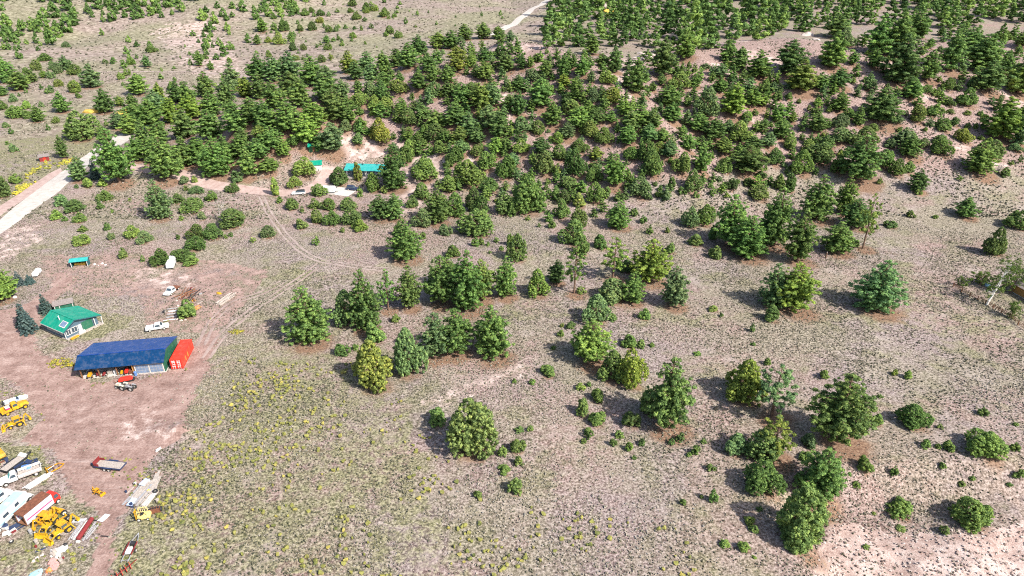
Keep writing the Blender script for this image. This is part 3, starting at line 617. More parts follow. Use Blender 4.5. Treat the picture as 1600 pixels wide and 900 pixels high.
def round_proto(i, n=190, per=50, size=0.21, rk=1.0, name="crown_round", H=5.0, R=2.5):
    """pinyon or juniper: 5 m high, 5 m wide, leafy to the ground, lumpy outline"""
    rng = np.random.default_rng(400 + i * 13)
    cen, rad = [], []
    nl = int(rng.integers(3, 7)); lobes = [(rng.uniform(-0.18, 0.18), rng.uniform(-0.18, 0.18), 1.0, rng.uniform(0.56, 0.76), rng.uniform(0.9, 1.45))]
    a0 = rng.uniform(0, 6.28)
    for j in range(nl - 1):
        a = a0 + 6.28 * j / (nl - 1) + rng.uniform(-0.5, 0.5); o = rng.uniform(0.40, 0.66)
        lobes.append((math.cos(a) * o, math.sin(a) * o, rng.uniform(0.36, 0.90), rng.uniform(0.34, 0.56), rng.uniform(0.7, 1.3)))
    wts = np.array([l[2] * l[3] for l in lobes]); wts /= wts.sum()
    for k in range(n):
        lx, ly, lh, lr, pt = lobes[rng.choice(nl, p=wts)]
        a = rng.uniform(0, 6.28); t = rng.uniform(0.0, 1.0) ** 0.85
        prof = (1 - t ** (2.3 + 0.5 * pt)) ** (0.52 * pt) * (0.80 + 0.20 * min(1, t / 0.25))
        f = rng.uniform(0.4, 1.0) ** 0.4 * rng.uniform(0.86, 1.12)
        rp = rk * rng.uniform(0.24, 0.52) * R / 2.5 * (1.0 if t < 0.75 else 0.8)
        q = max(0, R * lr * prof * f - rp * 0.5)
        cen.append((lx * R + math.cos(a) * q, ly * R + math.sin(a) * q, 0.22 * H / 5 + t * (H * 0.93) * lh))
        rad.append(rp)
    V, F, v = puffs(rng, cen, rad, per, size * R / 2.5, 0.3, 0.85)
    crown = np_mesh(name, V, F, v)
    m = MB(); m.tube((0, 0, -0.4), (0, 0, H * 0.45), 0.22, 0.13, 7)
    for k in range(5):
        a = rng.uniform(0, 6.28); m.tube((0, 0, H * rng.uniform(0.08, 0.3)), (math.cos(a) * R * 0.6, math.sin(a) * R * 0.6, H * rng.uniform(0.35, 0.65)), 0.09, 0.03, 5)
    tm = bpy.data.meshes.new("trunk_round"); tm.from_pydata(m.v, [], m.f); tm.update()
    return crown, tm

def make_protos():
    P = {}
    P['p'] = [pine_proto(i, 'p') for i in range(12)]
    P['P'] = [pine_proto(20 + i, 'p', 1.55, 40, 0.19, 0.68) for i in range(6)]
    P['t'] = [pine_proto(i, 't', 0.9, 46, 0.24) for i in range(4)]
    P['b'] = [pine_proto(i, 'b', 1.1, 46, 0.24) for i in range(3)]
    P['n'] = [round_proto(i) for i in range(9)]
    P['y'] = [pine_proto(60 + i, 'y', 0.62, 40, 0.42) for i in range(8)]
    P['s'] = [round_proto(20 + i, 46 + 5 * i, 40, 0.36, 1.25, "shrub_leaves") for i in range(10)]
    P['N'] = [round_proto(40 + i, 720, 30, 0.125, 0.50) for i in range(6)]
    for k, mt in (('p', 'pine_needles'), ('P', 'pine_needles'), ('t', 'pine_needles'), ('b', 'spruce_needles'), ('n', 'juniper_leaves'), ('N', 'juniper_leaves'), ('s', 'juniper_leaves'), ('y', 'pine_needles')):
        for c, t in P[k]:
            c.materials.append(MATS[mt]); t.materials.append(MATS['bark'])
    return P
PROTO = make_protos()
SIZE0 = {'y': (5.6, 12.0), 'p': (5.5, 12.0), 't': (5.5, 12.0), 'b': (6.0, 12.0), 'n': (4.35, 4.9), 's': (4.4, 4.9)}
NAME = {'y': 'young_pine', 'p': 'pine_tree', 't': 'pine_tree', 'b': 'spruce_tree', 'n': 'pinyon_tree', 's': 'juniper_shrub'}
# ------------------------------------------------------------------ the ground
def axis(segs):
    out = [segs[0][0]]
    for a, b, s0, s1 in segs:
        x = a
        while x < b - 1e-6:
            f = (x - a) / (b - a); x = min(b, x + s0 + (s1 - s0) * f); out.append(x)
    return np.array(out)
GX = axis([(-9000, -700, 900, 40), (-700, -280, 30, 3.0), (-280, -130, 3.0, 1.0), (-130, 130, 1.0, 1.0), (130, 280, 1.0, 3.0), (280, 700, 3.0, 30), (700, 9000, 40, 900)])
GY = axis([(-400, 30, 60, 4), (30, 64, 2, 1), (64, 210, 1.0, 1.0), (210, 480, 1.0, 3.0), (480, 1000, 3, 12), (1000, 12000, 15, 900)])

def pip(px, py, poly):
    r = np.zeros(px.shape, bool); j = len(poly) - 1
    for i in range(len(poly)):
        (xi, yi), (xj, yj) = poly[i], poly[j]
        with np.errstate(divide='ignore', invalid='ignore'):
            c = ((yi > py) != (yj > py)) & (px < (xj - xi) * (py - yi) / (yj - yi) + xi)
        r ^= c; j = i
    return r

YARD = [(-60, 490), (40, 478), (75, 455), (92, 425), (118, 428), (104, 455), (70, 486), (48, 520), (66, 552), (115, 582), (130, 600), (225, 588), (272, 575), (300, 560), (306, 530), (322, 518), (342, 512), (340, 545), (318, 590), (290, 640), (292, 672), (255, 702), (225, 735), (212, 770), (196, 800), (180, 840), (168, 905),
        (128, 905), (150, 850), (150, 800), (120, 775), (100, 742), (84, 705), (40, 690), (66, 650), (46, 622), (10, 585), (-60, 580)]
def ground():
    X, Y = np.meshgrid(GX, GY); Z = height(X, Y)
    nx, ny = len(GX), len(GY)
    V = np.stack([X, Y, Z], 2).reshape(-1, 3)
    i = np.arange(nx * ny).reshape(ny, nx)
    F = np.stack([i[:-1, :-1], i[:-1, 1:], i[1:, 1:], i[1:, :-1]], 2).reshape(-1, 4)
    me = np_mesh("ground", V, F, smooth=True)
    x, y, z = V.T
    dd = np.maximum(depth_of(V), 5.0)
    px = 800 + FOC * x / dd; py = 450 + FOC * ((CAM[2] - z) * _c - y * _s) / dd
    infront = y > 20
    px = px + 30 * (fbm(x, y, 9, 201, 3) - 0.5); py = py + 18 * (fbm(x, y, 9, 207, 3) - 0.5)      # ragged edges
    def area(poly): return (pip(px, py, poly) & infront).astype(float)
    A = np.zeros((len(V), 4)); B = np.zeros((len(V), 4)); A[:, 3] = B[:, 3] = 1
    n1 = fbm(x, y, 30, 41, 3); n2 = fbm(x, y, 12, 47, 3)
    A[:, 0] = np.maximum.reduce([area(YARD), 0.55 * area([(215, 450), (300, 400), (420, 420), (360, 500), (320, 520), (225, 520)]), 0.5 * area([(60, 400), (240, 400), (240, 460), (150, 470), (80, 450)])])
    g = 0.50 * area([(300, 560), (430, 520), (560, 560), (640, 640), (660, 760), (760, 905), (160, 905), (215, 780), (290, 670)]) * (0.6 + 0.8 * n2)
    g = np.maximum(g, 0.60 * area([(-60, 350), (-60, 240), (120, 200), (240, 180), (200, 215), (110, 275)]) * (0.6 + 0.7 * n2))
    g = np.maximum(g, 0.55 * area([(60, 905), (-60, 905), (-60, 835), (80, 845)]))
    g = np.maximum(g, 0.85 * area([(70, 512), (110, 475), (175, 485), (210, 490), (200, 515), (160, 530), (110, 540), (80, 530)]) * n2 * 1.3)
    g = np.maximum(g, 0.75 * area([(340, 320), (420, 300), (420, 420), (560, 420), (600, 500), (420, 560), (400, 430)]) * n1)
    g = np.maximum(g, 0.75 * area([(0, 690), (60, 695), (85, 730), (70, 760), (0, 720)]))
    g = np.maximum(g, 0.72 * area([(1380, 420), (1600, 470), (1600, 560), (1400, 520), (1000, 500), (800, 500), (760, 600), (700, 560), (820, 450), (1100, 480)]) * n2)
    A[:, 1] = g
    hillz = height(x, y)
    B[:, 0] = np.maximum(0.80 * sstep((hillz - 3.5) / 6.0) * (y < 470) * (y > 200), 0.42 * area([(1040, 905), (1080, 690), (1320, 600), (1660, 690), (1660, 905)]) * (0.5 + n1))
    B[:, 0] = np.maximum(B[:, 0], 0.48 * area([(430, 330), (430, 240), (700, 220), (700, 380), (600, 400)]))
    B[:, 1] = np.maximum(0.78 * sstep((y - 430) / 60), 0.6 * area([(380, 130), (300, 150), (0, 240), (0, 110), (350, 90)]))
    B[:, 1] *= (1 - 0.6 * sstep((x - 40) / 60))
    pale = 0.95 * area([(1262, 905), (1285, 862), (1300, 815), (1345, 818), (1430, 838), (1660, 812), (1660, 930), (1262, 930)]) * (0.62 + 0.45 * n2)
    pale = np.maximum(pale, 0.44 * area([(780, 575), (850, 555), (810, 590), (700, 640), (640, 640)]))
    pale = np.maximum(pale, 0.60 * area([(520, 226), (700, 218), (720, 262), (640, 330), (600, 336), (622, 246), (540, 248)]))
    pale = np.maximum(pale, 0.50 * area([(0, 360), (60, 348), (70, 372), (20, 402), (-40, 420)]))
    pale = np.maximum(pale, 0.46 * area([(215, 420), (300, 415), (290, 450), (225, 448)]))
    pale = np.maximum(pale, 0.43 * area([(185, 655), (250, 640), (285, 660), (255, 690), (190, 692)]))
    pale = np.maximum(pale, 0.50 * area([(230, 45), (330, 30), (400, 130), (300, 120)]) * (0.5 + n1))
    pale = np.maximum(pale, 0.58 * (fbm(x, y, 22, 91, 3) > 0.66) * (B[:, 0] > 0.5))
    B[:, 2] = pale
    # needle litter under each tree
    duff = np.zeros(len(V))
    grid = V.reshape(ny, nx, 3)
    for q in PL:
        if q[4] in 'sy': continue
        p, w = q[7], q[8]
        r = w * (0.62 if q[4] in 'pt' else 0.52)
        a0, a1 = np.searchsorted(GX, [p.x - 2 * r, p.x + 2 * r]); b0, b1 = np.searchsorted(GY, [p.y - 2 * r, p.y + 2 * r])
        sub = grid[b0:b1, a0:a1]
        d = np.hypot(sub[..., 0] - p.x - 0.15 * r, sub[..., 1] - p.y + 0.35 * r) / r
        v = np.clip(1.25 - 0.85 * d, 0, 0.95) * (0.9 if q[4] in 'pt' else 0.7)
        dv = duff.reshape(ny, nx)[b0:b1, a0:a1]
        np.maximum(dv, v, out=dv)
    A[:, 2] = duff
    for nm, arr in (("zone_a", A), ("zone_b", B)):
        at = me.attributes.new(nm, 'FLOAT_COLOR', 'POINT'); at.data.foreach_set("color", arr.astype(np.float32).ravel())
    link("ground", me, "ground_soil", kind="structure", label="dry pinkish tan ground with patchy grass")
    return A, B, px, py
ZA, ZB, _px, _py = ground()
GRID_Z = height(*np.meshgrid(GX, GY))

def mesh_z(x, y):
    """height of the ground mesh itself (bilinear)"""
    x = np.asarray(x, float); y = np.asarray(y, float)
    i = np.clip(np.searchsorted(GX, x) - 1, 0, len(GX) - 2); j = np.clip(np.searchsorted(GY, y) - 1, 0, len(GY) - 2)
    fx = (x - GX[i]) / (GX[i + 1] - GX[i]); fy = (y - GY[j]) / (GY[j + 1] - GY[j])
    return (GRID_Z[j, i] * (1 - fx) + GRID_Z[j, i + 1] * fx) * (1 - fy) + (GRID_Z[j + 1, i] * (1 - fx) + GRID_Z[j + 1, i + 1] * fx) * fy

import bisect
_gx, _gy, _gz = list(GX), list(GY), GRID_Z.tolist()
def _hz(x, y):
    i = min(max(bisect.bisect_right(_gx, x) - 1, 0), len(_gx) - 2); j = min(max(bisect.bisect_right(_gy, y) - 1, 0), len(_gy) - 2)
    fx = (x - _gx[i]) / (_gx[i + 1] - _gx[i]); fy = (y - _gy[j]) / (_gy[j + 1] - _gy[j])
    a, b = _gz[j], _gz[j + 1]
    return (a[i] * (1 - fx) + a[i + 1] * fx) * (1 - fy) + (b[i] * (1 - fx) + b[i + 1] * fx) * fy

def G(px, py):
    """the point of the ground seen at a photograph pixel"""
    u, v = (px - 800) / FOC, -(py - 450) / FOC
    d = (u, _c + v * _s, -_s + v * _c); t0 = t1 = 40.0
    for k in range(900):
        if CAM[2] + d[2] * t1 < _hz(d[0] * t1, d[1] * t1): break
        t0 = t1; t1 = t1 * 1.006 + 0.2
    for k in range(20):
        m = (t0 + t1) / 2
        if CAM[2] + d[2] * m < _hz(d[0] * m, d[1] * m): t1 = m
        else: t0 = m
    return Vector((d[0] * t1, d[1] * t1, _hz(d[0] * t1, d[1] * t1)))

def zone_at(arr, x, y):
    i = np.clip(np.searchsorted(GX, x), 0, len(GX) - 1); j = np.clip(np.searchsorted(GY, y), 0, len(GY) - 1)
    return arr.reshape(len(GY), len(GX), 4)[j, i]

def smooth_line(P, n):
    P = np.asarray(P, float)
    d = np.r_[0, np.cumsum(np.linalg.norm(np.diff(P, axis=0), axis=1))]
    t = np.linspace(0, d[-1], n)
    Q = np.stack([np.interp(t, d, P[:, k]) for k in range(2)], 1)
    for k in range(6): Q[1:-1] = (Q[:-2] + 2 * Q[1:-1] + Q[2:]) / 4
    return Q

def ribbon(name, mat, left, right, label, dz=0.07, jag=0.5, seed=1, cross=7):
    """a road or track lying on the ground; left and right edge given as photograph pixels"""
    L = unproject(*zip(*left))[:, :2]; R = unproject(*zip(*right))[:, :2]
    n = int(max(12, np.linalg.norm(np.diff(L, axis=0), axis=1).sum() / 1.2))
    L = smooth_line(L, n); R = smooth_line(R, n)
    jl = (fbm(L[:, 0], L[:, 1], 4, seed) - 0.5) * 2 * jag; jr = (fbm(R[:, 0], R[:, 1], 4, seed + 5) - 0.5) * 2 * jag
    D = R - L; D /= np.linalg.norm(D, axis=1, keepdims=True)
    L = L + D * jl[:, None]; R = R + D * jr[:, None]
    t = np.linspace(0, 1, cross)[None, :, None]
    Q = L[:, None, :] * (1 - t) + R[:, None, :] * t
    z = mesh_z(Q[..., 0], Q[..., 1]) + dz * np.sin(np.pi * np.clip(np.linspace(0.0, 1.0, cross), 0.03, 0.97))[None, :] ** 0.3
    V = np.concatenate([Q, z[..., None]], 2).reshape(-1, 3)
    i = np.arange(n * cross).reshape(n, cross)
    F = np.stack([i[:-1, :-1], i[:-1, 1:], i[1:, 1:], i[1:, :-1]], 2).reshape(-1, 4)
    me = np_mesh(name, V, F, smooth=True)
    return link(name, me, mat, kind="structure", label=label)

def centre_ribbon(name, mat, pts, w, label, off=0.0, **kw):
    """track of metric width w along photograph pixels"""
    P = unproject(*zip(*pts))[:, :2]; n = max(12, int(np.linalg.norm(np.diff(P, axis=0), axis=1).sum() / 1.2))
    Q = smooth_line(P, n); T = np.gradient(Q, axis=0); T /= np.linalg.norm(T, axis=1, keepdims=True)
    Nn = np.stack([-T[:, 1], T[:, 0]], 1)
    Q = Q + Nn * off
    def topix(A): return list(zip(*pix(np.c_[A, height(A[:, 0], A[:, 1])])))
    return ribbon(name, mat, topix(Q + Nn * w / 2), topix(Q - Nn * w / 2), label, **kw)

ribbon("gravel_road", "gravel", [(-60, 392), (0, 344), (50, 302), (100, 266), (140, 238), (175, 215), (206, 203), (235, 190)], [(-60, 424), (0, 366), (50, 330), (100, 292), (140, 258), (175, 236), (208, 213), (238, 196)],
       "wide white gravel road running up beside the pines", seed=3)
ribbon("dirt_lane", "pink_dirt", [(-60, 362), (0, 322), (40, 296), (75, 272), (95, 262)], [(-60, 382), (0, 338), (44, 308), (80, 280), (97, 268)], "pale pink dirt lane running beside the white gravel road", seed=4)
centre_ribbon("driveway", "pink_dirt", [(150, 252), (205, 262), (240, 266), (275, 271), (310, 283), (345, 292), (380, 296), (410, 300), (445, 303), (482, 298), (500, 286), (512, 272), (517, 260)], 6.0,
              "winding pink dirt driveway up to the small white garage", seed=5)
centre_ribbon("parking_pad", "concrete", [(498, 296), (522, 298), (552, 302)], 7.5, "pale concrete parking pad below the turquoise roofed house", seed=6, jag=0.1, dz=0.10)
for off, nm in ((-.85, "upper"), (.85, "lower")):
    centre_ribbon("wheel_track", "worn_track", [(408, 306), (416, 325), (428, 345), (448, 370), (473, 395), (500, 408), (535, 413), (572, 419), (610, 421)], .65, nm + " wheel rut of the pale track crossing the grass below the pinyons", seed=7, off=off, jag=.3, dz=.045)
for k, pts in enumerate(([(500, 412), (468, 436), (428, 462), (388, 488), (350, 520), (322, 560)], [(440, 440), (400, 462), (362, 470), (330, 500), (312, 540)])):
    for off, nm in ((-.85, "upper"), (.85, "lower")):
        centre_ribbon("wheel_track", "rut_dirt", pts, .6, nm + " wheel rut of the " + ("track slanting from the yard to the bend", "short track beside the pole pile")[k], seed=17 + k, off=off + .3 * k, jag=.45, dz=.04)
centre_ribbon("far_road", "gravel", [(770, 55), (783, 47), (802, 39), (818, 26), (830, 15), (848, 6), (870, -8)], 8.0, "pale far road bending away beyond the ridge", seed=8, dz=0.2)
centre_ribbon("hill_trail", "worn_track", [(150, 113), (230, 112), (300, 112), (360, 117), (395, 121)], 3.0, "faint pale trail crossing the far slope", seed=9, dz=0.15)
# ------------------------------------------------------------------ trees and shrubs, each one a thing
def tint(t, rr):
    k = rr.uniform(0.85, 1.18)
    return tuple(c * k * rr.uniform(0.93, 1.07) for c in TINT[t]) + (1,)

def plant(q, rr):
    k, p, w, h = q[4], q[7], q[8], q[9]
    c, t = rr.choice(PROTO['N' if k == 'n' and w > 5.0 else 'P' if k == 'p' and q[6] == 'near' and q[2] > 30 else k]); w0, h0 = SIZE0[k]
    rz = rr.uniform(0, 6.28); sc = (w / w0 * rr.uniform(0.95, 1.05), w / w0 * rr.uniform(0.95, 1.05), h / h0)
    z = float(mesh_z(p.x, p.y))
    if k in 'sy':
        o = link(NAME[k], c, loc=(p.x, p.y, z - 0.05), rz=rz); o.scale = sc; o.color = tint(q[5], rr)
        q.append(o); return
    e = link(NAME[k], None, loc=(p.x, p.y, z), rz=rz); e.scale = sc
    link("trunk", t, parent=e)
    cr = link("crown", c, parent=e); cr.color = tint(q[5], rr)
    q.append(e)
_rr = random.Random(5)
for q in PL: plant(q, _rr)

def merged(name, items, protos, mat, label, cat):
    Vs, Fs, vs, o = [], [], [], 0
    rr = random.Random(8)
    for q in items:
        V, F, v = rr.choice(protos[q[4]]); p, w, h = q[7], q[8], q[9]; w0, h0 = SIZE0[q[4]]
        a = rr.uniform(0, 6.28); ca, sa = math.cos(a), math.sin(a)
        x = (V[:, 0] * ca - V[:, 1] * sa) * w / w0 + p.x; y = (V[:, 0] * sa + V[:, 1] * ca) * w / w0 + p.y
        z = V[:, 2] * h / h0 + float(mesh_z(p.x, p.y))
        Vs.append(np.stack([x, y, z], 1)); Fs.append(F + o); o += len(V)
        vs.append(np.clip(v * 0.75 + rr.uniform(-0.2, 0.4), 0, 1))
    me = np_mesh(name, np.concatenate(Vs), np.concatenate(Fs), np.concatenate(vs))
    return link(name, me, mat, kind="stuff", label=label, cat=cat)

def low(i, kind):
    """far tree: same build with fewer sprays"""
    rng = np.random.default_rng(900 + i); cen, rad = [], []
    w0, h0 = SIZE0[kind]; n = 42
    for k in range(n):
        t = rng.uniform(0, 1); a = rng.uniform(0, 6.28)
        prof = (0.62 + 0.4 * math.sin(math.pi * min(1, t * 1.2 + 0.1))) * (1 - t ** 2.4) ** 0.65
        r = w0 / 2 * prof * rng.uniform(0.55, 1.0)
        cen.append((math.cos(a) * r * 0.8, math.sin(a) * r * 0.8, h0 * (0.06 + 0.9 * t))); rad.append(rng.uniform(0.5, 0.9) * w0 / 6 * (1.15 - 0.4 * t))
    V, F, v = puffs(rng, cen, rad, 27, 0.62 * w0 / 6)
    m = MB(); m.tube((0, 0, -0.5), (0, 0, h0 * 0.5), 0.25, 0.15, 5)
    return V, F, v
LOW = {k: [low(i + (0 if k == 'p' else 20), k) for i in range(6)] for k in 'pn'}
n_ind = [q for q in PL if q[4] == 'p' or q[4] == 't']
merged("far_woods", FAR, LOW, "pine_needles", "far evergreen woods along the skyline side beyond the hill crest", "woods")
print("COUNTS", {k: sum(1 for q in PL if q[4] == k) for k in 'ptbnsy'}, len(FAR))

# ------------------------------------------------------------------ ground cover
def scatter(n, ymin, ymax, seed, power=1.0):
    """points over the ground in the field of view (and a margin), nearer ground denser"""
    rng = np.random.default_rng(seed)
    y = ymin + (ymax - ymin) * rng.uniform(0, 1, n) ** power
    x = rng.uniform(-1, 1, n) * (y * 0.86 + 42)
    return x, y, rng

def tufts(x, y, size, hgt, rng, sides=5, z=None):
    """low spiky domes: a jagged skirt and a tip, each one different"""
    n = len(x); z = mesh_z(x, y) if z is None else z
    a = np.linspace(0, 2 * np.pi, sides, endpoint=False)[None, :] + rng.uniform(0, 6.28, (n, 1)) + rng.uniform(-0.35, 0.35, (n, sides))
    r0 = size[:, None] * 0.5 * rng.uniform(0.45, 0.75, (n, sides)); r1 = size[:, None] * 0.5 * rng.uniform(0.6, 1.25, (n, sides))
    z1 = hgt[:, None] * rng.uniform(0.35, 1.0, (n, sides))
    lo = np.stack([x[:, None] + np.cos(a) * r0, y[:, None] + np.sin(a) * r0, np.repeat(z[:, None] - 0.06, sides, 1)], 2)
    hi = np.stack([x[:, None] + np.cos(a + 0.3) * r1, y[:, None] + np.sin(a + 0.3) * r1, z[:, None] + z1], 2)
    tip = np.stack([x + rng.normal(0, 0.1, n) * size, y + rng.normal(0, 0.1, n) * size, z + hgt * rng.uniform(0.8, 1.1, n)], 1)[:, None]
    V = np.concatenate([lo, hi, tip], 1); k = 2 * sides + 1
    f = []
    for i in range(sides):
        j = (i + 1) % sides
        f += [(i, j, sides + i), (j, sides + j, sides + i), (sides + i, sides + j, 2 * sides)]
    F = (np.array(f)[None] + (np.arange(n) * k)[:, None, None]).reshape(-1, 3)
    return V.reshape(-1, 3), F, 3 * sides

def cover(name, mat, x, y, size, hgt, rng, vary, label, cat, sides=5):
    V, F, per = tufts(x, y, size, hgt, rng, sides)
    v = np.clip(np.repeat(vary, per) + rng.normal(0, 0.12, len(F)), 0, 1)
    return link(name, np_mesh(name, V, F, v), mat, kind="stuff", label=label, cat=cat)

def keep_mask(x, y, rng):
    """how willing the ground is to carry grass here"""
    A = zone_at(ZA, x, y); B = zone_at(ZB, x, y)
    k = 1 - 0.93 * A[:, 0] - 1.1 * B[:, 2] - 0.35 * A[:, 2]
    for (l, r) in ROADS:
        pass
    return np.clip(k, 0.02, 1)
ROADS = []
def road_polys():
    out = []
    for nm in [o.name for o in C.objects if o.name.split(".")[0] in ("gravel_road", "dirt_lane", "driveway", "parking_pad", "wheel_track", "far_road")]:
        o = bpy.data.objects[nm]; n = len(o.data.vertices); v = np.empty(n * 3, np.float32); o.data.vertices.foreach_get("co", v); v = v.reshape(-1, 7, 3)
        out.append([tuple(p[:2]) for p in v[:, 0]] + [tuple(p[:2]) for p in v[::-1, 6]])
    return out
RP = road_polys()
def off_road(x, y):
    m = np.ones(len(x), bool)
    for poly in RP: m &= ~pip(x, y, poly)
    return m

x, y, rng = scatter(162000, 60, 215, 1, 0.9)
m = (rng.uniform(0, 1, len(x)) < keep_mask(x, y, rng) * np.clip((fbm(x, y, 13, 61, 4) - 0.28) * 3.0, 0.12, 1)) & off_road(x, y)
x, y = x[m], y[m]; n = len(x)
gz = zone_at(ZA, x, y)[:, 1]
vary = np.clip(0.55 * rng.beta(0.9, 0.95, n) + 0.75 * fbm(x, y, 17, 83, 3) - 0.12 - 0.2 * (rng.uniform(0, 1, n) < gz), 0, 1)
cover("bunch_grass", "bunch_grass", x, y, rng.uniform(0.20, 0.46, n) * (0.8 + 0.5 * vnoise(x, y, 14, 3)), rng.uniform(0.12, 0.34, n), rng, vary, "tufts of dry grass and sage over the near field", "grass", 3)
x, y, rng = scatter(78000, 215, 470, 2, 1.25)
m = (rng.uniform(0, 1, len(x)) < keep_mask(x, y, rng) * np.clip((fbm(x, y, 18, 67, 4) - 0.32) * 3.0, 0.06, 1)) & off_road(x, y)
x, y = x[m], y[m]; n = len(x)
cover("sage_scrub", "bunch_grass", x, y, rng.uniform(0.5, 1.0, n), rng.uniform(0.25, 0.55, n), rng, np.clip(rng.beta(1.2, 1.7, n), 0, 1), "low sage and grass tufts over the hill and the far slope", "scrub", 3)
x, y, rng = scatter(18000, 470, 1000, 3, 1.2)
m = (x < 120) & (rng.uniform(0, 1, len(x)) < fbm(x, y, 40, 71, 3) ** 1.5 * 1.4) & off_road(x, y); x, y = x[m], y[m]; n = len(x)
cover("plain_scrub", "bunch_grass", x, y, rng.uniform(1.0, 2.2, n), rng.uniform(0.5, 1.0, n), rng, np.clip(rng.beta(1.2, 2.0, n), 0, 1), "scattered low scrub on the far plain", "scrub", 4)

# yellow-topped rabbitbrush in the near left field
def in_px(x, y, poly):
    px, py = pix(np.stack([x, y, mesh_z(x, y)], 1)); return pip(px, py, poly)
x, y, rng = scatter(26000, 60, 150, 4, 0.9)
poly = [(-80, 960), (-80, 850), (90, 850), (190, 905), (235, 820), (260, 740), (330, 640), (360, 560), (560, 560), (640, 640), (700, 720), (900, 800), (1080, 830), (1100, 960)]
dens = np.clip((fbm(x, y, 7, 77, 3) - 0.42) * 3.2, 0, 1) * np.clip(1.15 - (x + 75) / 110, 0.25, 1)
m = in_px(x, y, poly) & (rng.uniform(0, 1, len(x)) < dens * 0.75) & (zone_at(ZA, x, y)[:, 0] < 0.4)
x, y = x[m], y[m]; n = len(x)
cover("rabbitbrush", "rabbitbrush", x, y, rng.uniform(0.4, 1.0, n), rng.uniform(0.3, 0.65, n), rng, np.clip(rng.beta(1.6, 1.6, n) + 0.05, 0, 1), "yellow-green rabbitbrush clumps over the near field", "scrub", 6)
# wildflower patch beside the lane
x, y, rng = scatter(60000, 215, 330, 6, 1.0)
m = in_px(x, y, [(18, 305), (30, 285), (52, 262), (70, 248), (90, 254), (110, 246), (125, 250), (100, 262), (72, 270), (50, 294), (26, 308)]) & off_road(x, y) & (rng.uniform(0, 1, len(x)) < np.clip((fbm(x, y, 9, 401, 3) - 0.33) * 3, 0.1, 0.9))
x, y = x[m], y[m]; n = len(x)
cover("wildflowers", "wildflowers", x, y, rng.uniform(0.9, 1.8, n), rng.uniform(0.4, 0.9, n), rng, np.clip(rng.beta(1.5, 1.5, n) * 0.55 + 0.65 * fbm(x, y, 14, 403, 2) - 0.1, 0, 1), "bright yellow wildflowers beside the pale pink lane", "flowers", 5)
# stones on the bare cut bank and around the upper house
x, y, rng = scatter(30000, 58, 110, 9, 1.0)
m = in_px(x, y, [(1262, 930), (1285, 850), (1300, 805), (1430, 828), (1680, 800), (1680, 930)]) & (rng.uniform(0, 1, len(x)) < 0.5); x, y = x[m], y[m]; n = len(x)
cover("bank_rubble", "rubble", x, y, rng.uniform(0.2, 0.6, n) ** 1.0, rng.uniform(0.1, 0.35, n), rng, rng.beta(1.5, 1.2, n), "pale broken stones on the bare bank by the near edge", "rubble", 4)

# rank green weeds where machines have stood for years
x, y, rng = scatter(26000, 62, 150, 12, 0.8)
m = np.zeros(len(x), bool)
for poly in ([(-20, 700), (60, 695), (95, 730), (80, 775), (40, 800), (-20, 790)], [(30, 800), (120, 790), (165, 815), (150, 870), (60, 885), (-20, 850)], [(200, 730), (265, 730), (262, 815), (200, 815)], [(-20, 610), (60, 615), (70, 660), (-20, 680)],
             [(175, 830), (228, 830), (215, 910), (180, 910)], [(140, 712), (205, 718), (200, 745), (150, 745)], [(120, 588), (290, 572), (300, 582), (130, 606)], [(225, 440), (330, 440), (330, 505), (240, 505)]): m |= in_px(x, y, poly)
m &= (rng.uniform(0, 1, len(x)) < np.clip((fbm(x, y, 4, 211, 3) - 0.40) * 3.5, 0, 0.8))
x, y = x[m], y[m]; n = len(x)
cover("yard_weeds", "rabbitbrush", x, y, rng.uniform(0.3, 0.7, n), rng.uniform(0.15, 0.4, n), rng, np.clip(rng.beta(1.0, 2.4, n), 0, 1), "green weeds growing round the parked machines and scrap", "weeds", 4)
